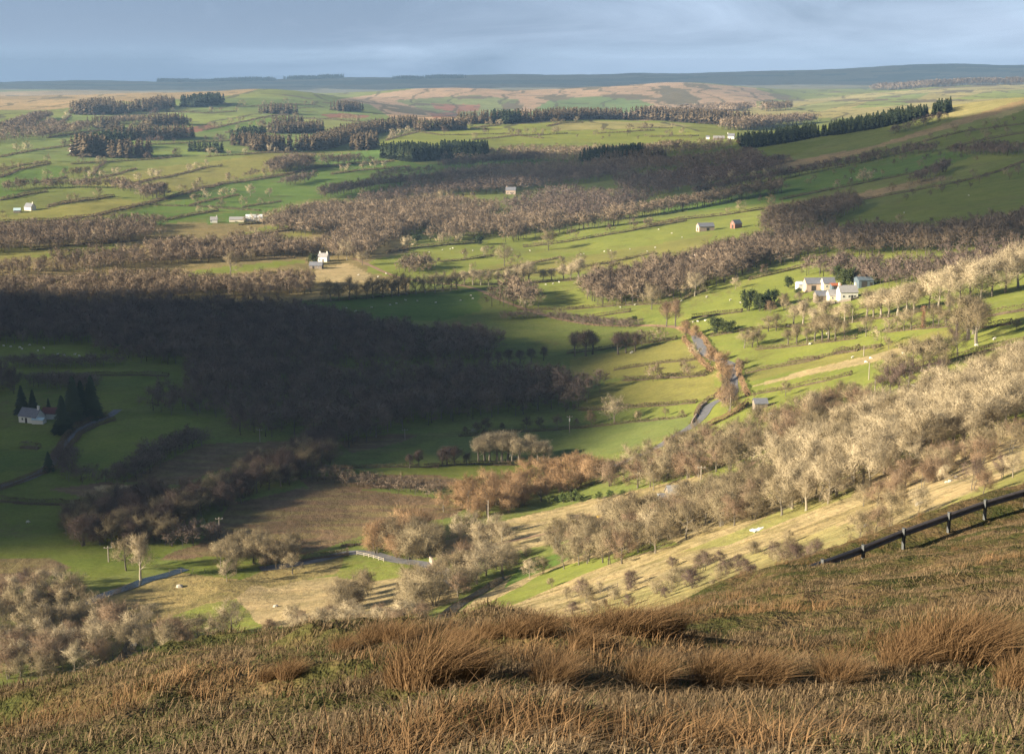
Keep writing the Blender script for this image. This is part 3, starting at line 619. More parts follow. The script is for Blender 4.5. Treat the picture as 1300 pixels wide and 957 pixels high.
def hedge(line, h, wd, label, group=None, name='hedge', m=None, ymin=150, dens=1.0):
    """a clipped or straggling hedge: woody core under a coat of twigs"""
    rng = np.random.default_rng(next(SEEDS)); A = hits(line, ymin); V, Fc, T_ = [], [], []; b = 0
    q = []
    for i in range(len(A) - 1):
        k = max(2, int(np.hypot(*(A[i + 1] - A[i])[:2]) / (wd * 1.3)))
        q += [A[i, :2] + (A[i + 1] - A[i])[:2] * j / k for j in range(k)]
    q.append(A[-1, :2]); q = np.array(q); q = q + rng.normal(size=q.shape) * wd * .12; z = H(q[:, 0], q[:, 1])
    d = unit(np.gradient(q, axis=0)); nr = np.stack([-d[:, 1], d[:, 0]], -1)
    hv = h * (.72 + .5 * rng.uniform(0, 1, len(q)) * (1 + fbm(q[:, 0] / 15, q[:, 1] / 15, 71)))
    ring = [(-.28, -.4), (-.3, .12), (-.1, .34), (.1, .34), (.3, .12), (.28, -.4)]
    for u, hh_ in ring:
        V.append(np.stack([q[:, 0] + nr[:, 0] * u * wd * .75, q[:, 1] + nr[:, 1] * u * wd * .75, z + hh_ * hv * (1 + .5 * (rng.uniform(0, 1, len(q)) - .5) * (hh_ > 0)) - .1], -1))
    n = len(q); core = np.stack(V, 1).reshape(-1, 3); f = []
    for i in range(n - 1):
        for r in range(5):
            a, c_ = i * 6 + r, (i + 1) * 6 + r; f += [(a, c_, c_ + 1), (a, c_ + 1, a + 1)]
    for e in (0, (n - 1) * 6): f += [(e, e + 1, e + 2), (e, e + 2, e + 3), (e, e + 3, e + 4), (e, e + 4, e + 5)]
    ln = float(np.sum(np.hypot(*np.diff(q, axis=0).T))); dist = float(np.linalg.norm(A[len(A) // 2]))
    tw = max(.05, dist / 1422 * .32); nt_ = int(min(26000, dens * ln * (wd + 2 * h) * 1.1 / (tw * (.5 + tw * 1.5)))); nt_ = max(nt_, 40)
    k = rng.integers(0, n, nt_); t = rng.uniform(0, 1, nt_); k2 = np.minimum(k + 1, n - 1)
    ang = rng.uniform(-.15, math.pi + .15, nt_); cx = np.cos(ang) * wd * .45; cz = np.maximum(np.sin(ang), .02)
    P = np.stack([q[k, 0] * (1 - t) + q[k2, 0] * t + nr[k, 0] * cx, q[k, 1] * (1 - t) + q[k2, 1] * t + nr[k, 1] * cx, z[k] * (1 - t) + z[k2] * t + (hv[k] * (1 - t) + hv[k2] * t) * (cz * .85)], -1)
    D = np.stack([nr[k, 0] * np.cos(ang), nr[k, 1] * np.cos(ang), np.sin(ang) * .9 + .3], -1) + rng.normal(size=(nt_, 3)) * .55
    sv, sf = slivers(P, D, rng.uniform(.25, .75, nt_) * (.5 + tw * 1.5) * 1.5, np.full(nt_, tw) * rng.uniform(.6, 1.5, nt_), rng)
    Vt = np.concatenate([core, sv]); ft = np.concatenate([np.array(f), sf + len(core)])
    tint = np.clip(.45 - .5 * (np.arange(len(Vt)) < len(core)) + fbm(Vt[:, 0] / 12, Vt[:, 1] / 12, 73) * 1.6 + rng.normal(size=len(Vt)) * .1, 0, 1)
    c0 = Vt[:, :].mean(0); c0[2] = z.mean()
    o = link(name, mesh_np(name, Vt - c0, ft, [m or HEDM], attr={'tint': tint}), loc=c0)
    tag(o, label, 'hedge', group)
    if dist > 520 and h < 3.3 and ln > 25:
        k_ = min(9, int(ln / 32)); rr = random.Random(int(ln * 10)); dark = rr.choice(['brown', 'brown', 'dark', 'pale'])
        for _ in range(k_):
            if len(HT) >= 290: break
            i = rr.randrange(n); hgt = rr.uniform(5, 10) * (1 + dist / 4000)
            t_ = link('hedgerow_tree', rr.choice(small_trees(dark)), None, (q[i, 0], q[i, 1], z[i])); t_.rotation_euler = (0, 0, rr.uniform(0, 6.28)); w_ = hgt / 10 * rr.uniform(1, 1.35); t_.scale = (w_, w_, hgt / 10)
            HT.append(tag(t_, 'bare tree growing from the ' + ' '.join(label.split()[:11]), 'tree', 'trees in the ' + label))
    return o
def conifer(px, py, hpx, label, group=None, wide=1.0, larch=False, ymin=150):
    p = hit(px, py, ymin); key = ('conifer', larch)
    if key not in PROTO:
        PROTO[key] = []
        for s in range(3):
            V, f, nf, N = lod_tree(40 + s, 460, .5, 'spruce'); rng = np.random.default_rng(s)
            tm = MB(); tm.tube([(0, 0, -.8), (0, 0, 4), (0, 0, 9.6)], [.24, .16, .03], 6)
            PROTO[key].append((mesh_np('conifer_trunk', *tri_of(tm), [BARK]), mesh_np('conifer_crown', V, f[:nf], [NEEDI], nrm=N)))
    tm, cr = rt.choice(PROTO[key]); o = empty('conifer_tree', p, rt.uniform(0, 6.28)); s = hpx * np.linalg.norm(p) / F / 10
    o.scale = (s * wide, s * wide, s); tag(o, label, 'tree', group); link('trunk', tm, o); link('crown', cr, o); return o
def evergreen(px, py, hpx, label, group=None, wide=1.0, m=None, name='evergreen_bush', cat='bush'):
    """leafy round shrub: lumps of small leaves on short stems"""
    m = m or IVY; key = ('ever', m.name)
    if key not in PROTO:
        PROTO[key] = []
        for s in range(3):
            rng = np.random.default_rng(300 + s); sk, tp = skeleton(300 + s, 1.5, .5, .5, 7, stems=3)
            k = rng.integers(0, len(tp), 2600); u = rng.uniform(.1, 1.1, 2600)[:, None]
            P = tp[k, 0] * (1 - u) + tp[k, 1] * u + rng.normal(size=(2600, 3)) * .38
            V, f = slivers(P, rng.normal(size=P.shape), rng.uniform(.35, .7, 2600), rng.uniform(.3, .5, 2600), rng)
            PROTO[key].append((mesh_np('bush_stem', *tri_of(sk), [BARK]), mesh_np('bush_foliage', V, f, [m])))
    st, fo = rt.choice(PROTO[key]); p = vhit(px, py); o = empty(name, p, rt.uniform(0, 6.28)); s = hpx * np.linalg.norm(p) / F / 9
    o.scale = (s * wide, s * wide, s); tag(o, label, cat, group); link('stem', st, o); link('foliage', fo, o); return o
# ------------------------------------------------------------------ the woods
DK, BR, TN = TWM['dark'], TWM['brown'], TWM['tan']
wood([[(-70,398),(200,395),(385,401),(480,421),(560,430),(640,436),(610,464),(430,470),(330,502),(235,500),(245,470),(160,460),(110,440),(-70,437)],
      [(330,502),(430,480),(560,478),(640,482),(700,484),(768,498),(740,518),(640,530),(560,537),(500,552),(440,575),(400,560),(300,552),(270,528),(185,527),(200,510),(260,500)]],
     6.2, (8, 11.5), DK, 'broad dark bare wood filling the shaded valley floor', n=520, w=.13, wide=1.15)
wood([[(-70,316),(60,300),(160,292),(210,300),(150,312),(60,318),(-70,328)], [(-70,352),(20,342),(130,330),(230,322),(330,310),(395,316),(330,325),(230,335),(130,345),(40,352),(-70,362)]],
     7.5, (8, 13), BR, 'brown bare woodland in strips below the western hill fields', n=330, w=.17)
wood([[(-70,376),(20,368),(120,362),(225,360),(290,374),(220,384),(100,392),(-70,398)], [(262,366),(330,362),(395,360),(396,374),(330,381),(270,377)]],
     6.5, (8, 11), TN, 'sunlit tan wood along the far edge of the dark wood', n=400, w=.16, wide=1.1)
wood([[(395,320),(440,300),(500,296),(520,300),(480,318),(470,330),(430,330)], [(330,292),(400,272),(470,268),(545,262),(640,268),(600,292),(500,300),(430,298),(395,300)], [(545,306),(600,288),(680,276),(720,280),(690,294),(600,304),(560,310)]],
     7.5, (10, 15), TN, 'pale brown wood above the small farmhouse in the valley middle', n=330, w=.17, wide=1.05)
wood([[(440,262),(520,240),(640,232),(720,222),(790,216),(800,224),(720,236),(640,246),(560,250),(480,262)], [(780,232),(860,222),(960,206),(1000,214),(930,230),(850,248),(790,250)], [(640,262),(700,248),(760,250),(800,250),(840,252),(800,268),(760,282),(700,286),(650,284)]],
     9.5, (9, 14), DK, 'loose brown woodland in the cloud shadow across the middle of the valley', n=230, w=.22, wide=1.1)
wood([[(742,374),(746,388),(800,392),(840,384),(868,376),(935,356),(965,340),(930,332),(860,345),(790,360)]], 6.8, (11, 16), BR, 'dense round bare wood between two bright pastures', n=520, w=.14, wide=1.1)
wood([[(868,340),(905,322),(960,312),(1000,306),(1045,322),(1000,336),(960,340)], [(1000,306),(1080,300),(1180,300),(1310,286),(1440,270),(1440,300),(1300,308),(1180,322),(1090,326),(1040,322)]],
     7, (9, 13), BR, 'brown wood in a band behind the white farm', n=380, w=.16, wide=1.1)
wood([[(1015,350),(1060,340),(1120,346),(1190,344),(1310,324),(1440,306),(1440,330),(1310,342),(1200,360),(1120,366),(1060,356)]], 6.5, (8, 12), DK, 'dark bare wood sloping up behind the farm sheds', n=380, w=.16, wide=1.1)
wood([[(962,298),(975,282),(1020,268),(1080,258),(1092,264),(1060,282),(1000,300)]], 7, (10, 14), BR, 'bare wood clump on the shaded eastern hillside pasture', n=330, w=.17, wide=1.1)
wood([[(560,204),(610,198),(660,192),(740,192),(900,186),(960,182),(900,196),(800,202),(740,206),(640,206)]], 10, (9, 13), TN, 'pale scrubby wood beyond the dark spruce block', n=100, w=.42, wide=1.15)
wood([[(-70,170),(60,158),(88,160),(60,176),(0,184),(-70,190)]], 14, (9, 14), BR, 'scattered brown wood on the western hillside edge', n=80, w=.5, wide=1.2)
# plantations and belts, front edge along the line
belt([(523,206),(560,203),(620,203)], 70, 4.6, (19, 24), NEED, 'dark square spruce plantation in the middle distance', 'spruce', 110, .9, name='spruce_plantation')
belt([(735,206),(790,206),(812,203)], 50, 5, (15, 19), NEED, 'dark spruce block beside brown woodland in the middle distance', 'spruce', 90, .9, name='spruce_plantation')
belt([(760,210),(800,207),(830,206)], 30, 5, (14, 17), LARCH, 'brown larch block in front of a dark spruce block', 'larch', 90, .6, name='larch_plantation')
belt([(946,190),(985,184),(1010,180),(1040,174),(1075,170),(1105,165),(1140,158),(1180,148),(1200,145)], 60, 4.8, (11, 17), NEED, 'long dark spruce plantation climbing the eastern ridge', 'spruce', 110, .9, name='spruce_plantation')
belt([(1135,172),(1170,162),(1205,152)], 22, 7, (9, 12), DK, 'dark bare trees below the ridge plantation', n=110, w=.4)
for ln, dp, hh, tn, kd, lb in [
 ([(90,146),(104,144),(118,140)], 60, (24, 30), LARCH, 'larch', 'brown larch clump, first of three on the western hill crest'), ([(147,146),(170,142),(203,134)], 50, (20, 28), LARCH, 'larch', 'slanting larch clump between two others on the western hill crest'),
 ([(246,137),(262,135),(284,132)], 50, (24, 30), NEED, 'spruce', 'dark spruce clump standing on the top of the western hill'), ([(112,162),(124,163),(131,161)], 40, (16, 20), LARCH, 'larch', 'small larch clump below the western hill crest'),
 ([(148,178),(190,178),(248,175)], 35, (19, 23), LARCH, 'larch', 'long brown larch strip below the red ploughed field'), ([(98,197),(110,200),(125,199)], 40, (26, 32), LARCH, 'larch', 'tall brown larches beside the white hill farmhouse'),
 ([(126,194),(145,190),(165,186)], 40, (20, 25), NEED, 'spruce', 'dark spruces behind the brown larch block by the hill farmhouse'), ([(136,201),(165,201),(198,199)], 40, (21, 25), LARCH, 'larch', 'square brown larch block beside the hill farmhouse'),
 ([(292,185),(325,187),(345,188)], 40, (18, 22), LARCH, 'larch', 'western end of the brown larches on the middle hill slope'), ([(305,179),(320,178),(337,174)], 30, (16, 20), NEED, 'spruce', 'short row of dark spruces above the brown larches'),
 ([(322,192),(350,193),(375,191),(400,192)], 35, (20, 25), LARCH, 'larch', 'brown larch block behind the domed olive field'), ([(347,159),(365,159),(384,159)], 40, (16, 20), LARCH, 'larch', 'higher of two brown larch strips above the olive dome field'),
 ([(345,170),(380,170),(413,167)], 35, (17, 21), LARCH, 'larch', 'lower of two brown larch strips above the olive dome field'), ([(410,191),(440,182),(470,172),(500,166)], 35, (20, 24), LARCH, 'larch', 'curved brown larch belt climbing away from the olive field'),
 ([(452,191),(468,191),(480,186)], 40, (22, 26), LARCH, 'larch', 'compact larch clump beside a bright green field'), ([(344,145),(360,145),(380,145)], 50, (20, 25), LARCH, 'larch', 'small larch strip high on the western hill'),
 ([(432,142),(446,142),(460,142)], 50, (22, 26), LARCH, 'larch', 'small larch clump above the distant ploughed field'), ([(235,193),(255,193),(278,195)], 20, (13, 17), NEED, 'spruce', 'thin row of dark firs above the olive dome field'),
 ([(501,164),(525,163),(530,161)], 40, (20, 24), LARCH, 'larch', 'small larch block west of the long crest row'), ([(535,167),(565,166),(594,165)], 35, (20, 24), LARCH, 'larch', 'level larch strip on the sunlit crest field'),
 ([(640,158),(652,157),(662,156)], 50, (22, 28), NEED, 'spruce', 'few dark spruces in the long larch row on the crest'), ([(590,158),(640,157),(700,154),(760,152),(800,152)], 45, (20, 27), LARCH, 'larch', 'long brown larch row along the sunlit crest'),
 ([(800,152),(850,154),(900,158),(945,160)], 60, (26, 32), LARCH, 'larch', 'tall brown larch row at the eastern end of the crest'), ([(860,142),(900,142),(935,142)], 60, (20, 26), TN, 'round', 'pale bare trees behind the crest larches'),
 ([(970,142),(990,141),(1005,140)], 60, (22, 28), TN, 'round', 'small far clump beyond the ridge plantation'), ([(945,166),(990,160),(1040,156)], 60, (18, 24), TN, 'round', 'pale far trees just beyond the dark ridge plantation'),
 ([(0,166),(25,158),(50,150)], 30, (12, 16), BR, 'round', 'brown tree row along the western hill gully'), ([(50,176),(85,168),(105,162)], 25, (10, 14), BR, 'round', 'brown tree row rising towards the small larch clump'),
 ([(150,158),(190,156),(240,158)], 30, (11, 14), TN, 'round', 'pale tree line across the western hill fields'), ([(190,160),(215,159),(238,158)], 30, (18, 22), LARCH, 'larch', 'brown larch strip above the red ploughed field'),
 ([(1105,116),(1180,111),(1300,108)], 70, (24, 34), BR, 'round', 'distant tree fringe along the pale eastern fields'), ([(200,104),(222,104)], 150, (20, 34), NEED, 'spruce', 'dark wood on the horizon ridge, westernmost'),
 ([(240,104),(276,104)], 150, (20, 30), NEED, 'spruce', 'dark flat wood on the horizon ridge above the larch hill'), ([(298,104),(352,103)], 150, (20, 34), NEED, 'spruce', 'longest dark wood on the horizon ridge'),
 ([(360,101),(398,101)], 150, (18, 30), NEED, 'spruce', 'dark wood on the horizon just west of the last ridge wood'), ([(402,100),(430,100)], 150, (20, 34), NEED, 'spruce', 'dark ridge wood nearest the middle of the horizon'),
 ([(518,101),(538,100),(570,100)], 150, (18, 30), NEED, 'spruce', 'two joined dark woods on the middle of the horizon')]:
    belt(ln, dp, 7 if dp < 45 else 9 if dp < 100 else 14, hh, tn, lb, kd, 70, (.6 if kd == 'larch' else 1.1) if kd != 'round' else .55, 1.1, name='spruce_plantation' if tn is NEED else 'larch_plantation' if tn is LARCH else 'tree_belt')
for ln, dp, hh, tn, lb in [
 ([(110,240),(140,238),(160,243),(185,246)], 12, (8, 12), BR, 'brown tree row between the olive dome field and the lower olive field'), ([(10,244),(40,238),(60,240),(90,238),(110,240)], 14, (8, 12), BR, 'straggling brown trees above the lower olive field'),
 ([(188,254),(200,252),(215,248)], 22, (11, 15), BR, 'thick bare clump at the corner of the olive dome field'), ([(360,220),(380,214),(400,210)], 30, (12, 16), BR, 'thick bare clump on the bright green slope'),
 ([(410,209),(440,208),(460,207)], 12, (11, 15), BR, 'row of dark bare trees at the top of the bright green field'), ([(365,236),(385,232),(402,228)], 14, (9, 12), DK, 'dark clump below the thick clump on the green slope'),
 ([(310,226),(335,222),(355,220)], 8, (7, 10), BR, 'low bare trees on the olive field hedge'), ([(85,225),(100,224),(114,222)], 12, (9, 11), LARCH, 'orange brown copse on the bright green hill field'),
 ([(560,214),(600,212),(640,208),(690,204)], 16, (11, 15), DK, 'dark tree line below the spruce plantation'), ([(480,228),(500,224),(552,220)], 10, (9, 12), DK, 'dark trees on the hedge between two shaded green strips'),
 ([(410,252),(440,246),(480,238),(560,232),(640,224)], 16, (10, 14), DK, 'dark tree line along the lower edge of the shaded green strip'), ([(885,250),(940,238),(1000,226),(1060,214),(1110,204)], 14, (9, 12), DK, 'dark tree line above the shaded bright green hillside strip'),
 ([(860,230),(920,222),(1000,206)], 14, (9, 12), DK, 'dark tree line in the bracken of the eastern hillside'), ([(1090,208),(1130,200),(1185,194)], 14, (9, 12), DK, 'dark trees high in the eastern hillside strip'),
 ([(1205,198),(1240,196),(1280,198),(1310,196)], 12, (9, 13), DK, 'row of dark trees below the upper hillside pasture'), ([(1165,234),(1185,226),(1205,216)], 14, (9, 12), DK, 'slanting dark clump beside the bracken patch'),
 ([(780,280),(840,272),(900,262),(960,250),(1000,244)], 18, (11, 15), TN, 'sunlit tree line along the top of the barn pasture'), ([(690,300),(740,292),(800,284)], 16, (12, 16), TN, 'tall trees along the hedge above the sloping pasture'),
 ([(640,308),(680,302)], 14, (12, 16), TN, 'pale grey trees beside the lone round tree'), ([(480,300),(520,296),(560,292),(610,290)], 10, (8, 11), BR, 'brown trees on the terraced strips above the valley pasture'),
 ([(510,344),(530,342),(545,340)], 12, (9, 12), BR, 'small brown clump on the lower pasture bank'), ([(620,392),(640,390),(655,392)], 20, (10, 13), BR, 'brown clump between the shaded field and bright pasture'),
 ([(640,374),(658,382),(668,392)], 12, (11, 14), TWM['tan'], 'reddish clump at the end of the shaded green field'), ([(770,446),(800,440),(830,438),(850,436)], 8, (7, 9), TN, 'row of pale bare trees on the hedge by the lane field'),
 ([(815,485),(850,482),(880,480)], 8, (6, 8), TN, 'brown thicket row on the hedge west of the lane'), ([(1180,330),(1240,322),(1310,310)], 10, (9, 12), DK, 'dark tree row along the slope above the farm field')]:
    belt(ln, dp, 6, hh, tn, lb, 'round', 300, .2, 1.15, name='tree_belt')

wood([[(-70,300),(60,290),(150,284),(210,286),(190,296),(60,300),(-70,312)]], 8, (8, 12), BR, 'further strips of brown woodland among narrow western fields', n=300, w=.17, wide=1.15)
wood([[(205,334),(270,329),(330,323),(390,319),(392,325),(330,329),(262,335),(215,338)], [(180,320),(240,316),(300,318),(395,316),(420,322),(395,326),(300,328),(220,330)]], 7.5, (8, 13), TN, 'sunlit brown wood wrapped round the long green farmhouse field', n=330, w=.17, wide=1.15)
wood([[(560,224),(640,216),(700,212),(800,208),(900,202),(960,196),(965,204),(900,212),(800,220),(720,222),(640,228),(570,234)]], 9, (9, 13), BR, 'dark tree band between the shaded green strips and the loose brown woodland', n=220, w=.22, wide=1.15)
wood([[(500,344),(520,338),(548,336),(550,344),(520,350)]], 6, (6, 9), BR, 'small round thicket on the lower pasture', n=240, w=.24, wide=1.2)
for i, (ln, hh, tn, lb) in enumerate([
 ([(78,608),(100,612),(130,615),(165,613)], (4, 6), DK, 'dark thicket along the foot of the rounded shaded pasture'), ([(165,613),(190,602),(215,580),(262,563)], (5, 7), DK, 'dark thicket between the rounded pasture and brown marsh'), ([(388,609),(430,614),(500,624),(556,632)], (3.5, 5), BR, 'long dark scrub strip crossing the brown marsh'),
 ([(150,690),(200,692),(240,693),(290,685)], (4.5, 6.5), DK, 'dark thicket along the shaded riverside field'), ([(640,407),(690,403),(740,413),(800,418)], (3, 5), DK, 'dark straggling scrub bank west of the lane'), ([(30,491),(70,493),(112,498)], (5, 7), DK, 'dark thicket above the shaded farmhouse field'), ([(0,466),(60,468),(110,467),(160,464)], (4, 6), DK, 'dark thicket below the shaded sheep field'), ([(62,600),(70,590),(78,580)], (4, 6), DK, 'dark scrub where the shaded lane bends')]):
    belt(ln, 9, 3.0, hh, tn, lb, 'round', 300, .15, 1.4, name='thicket')
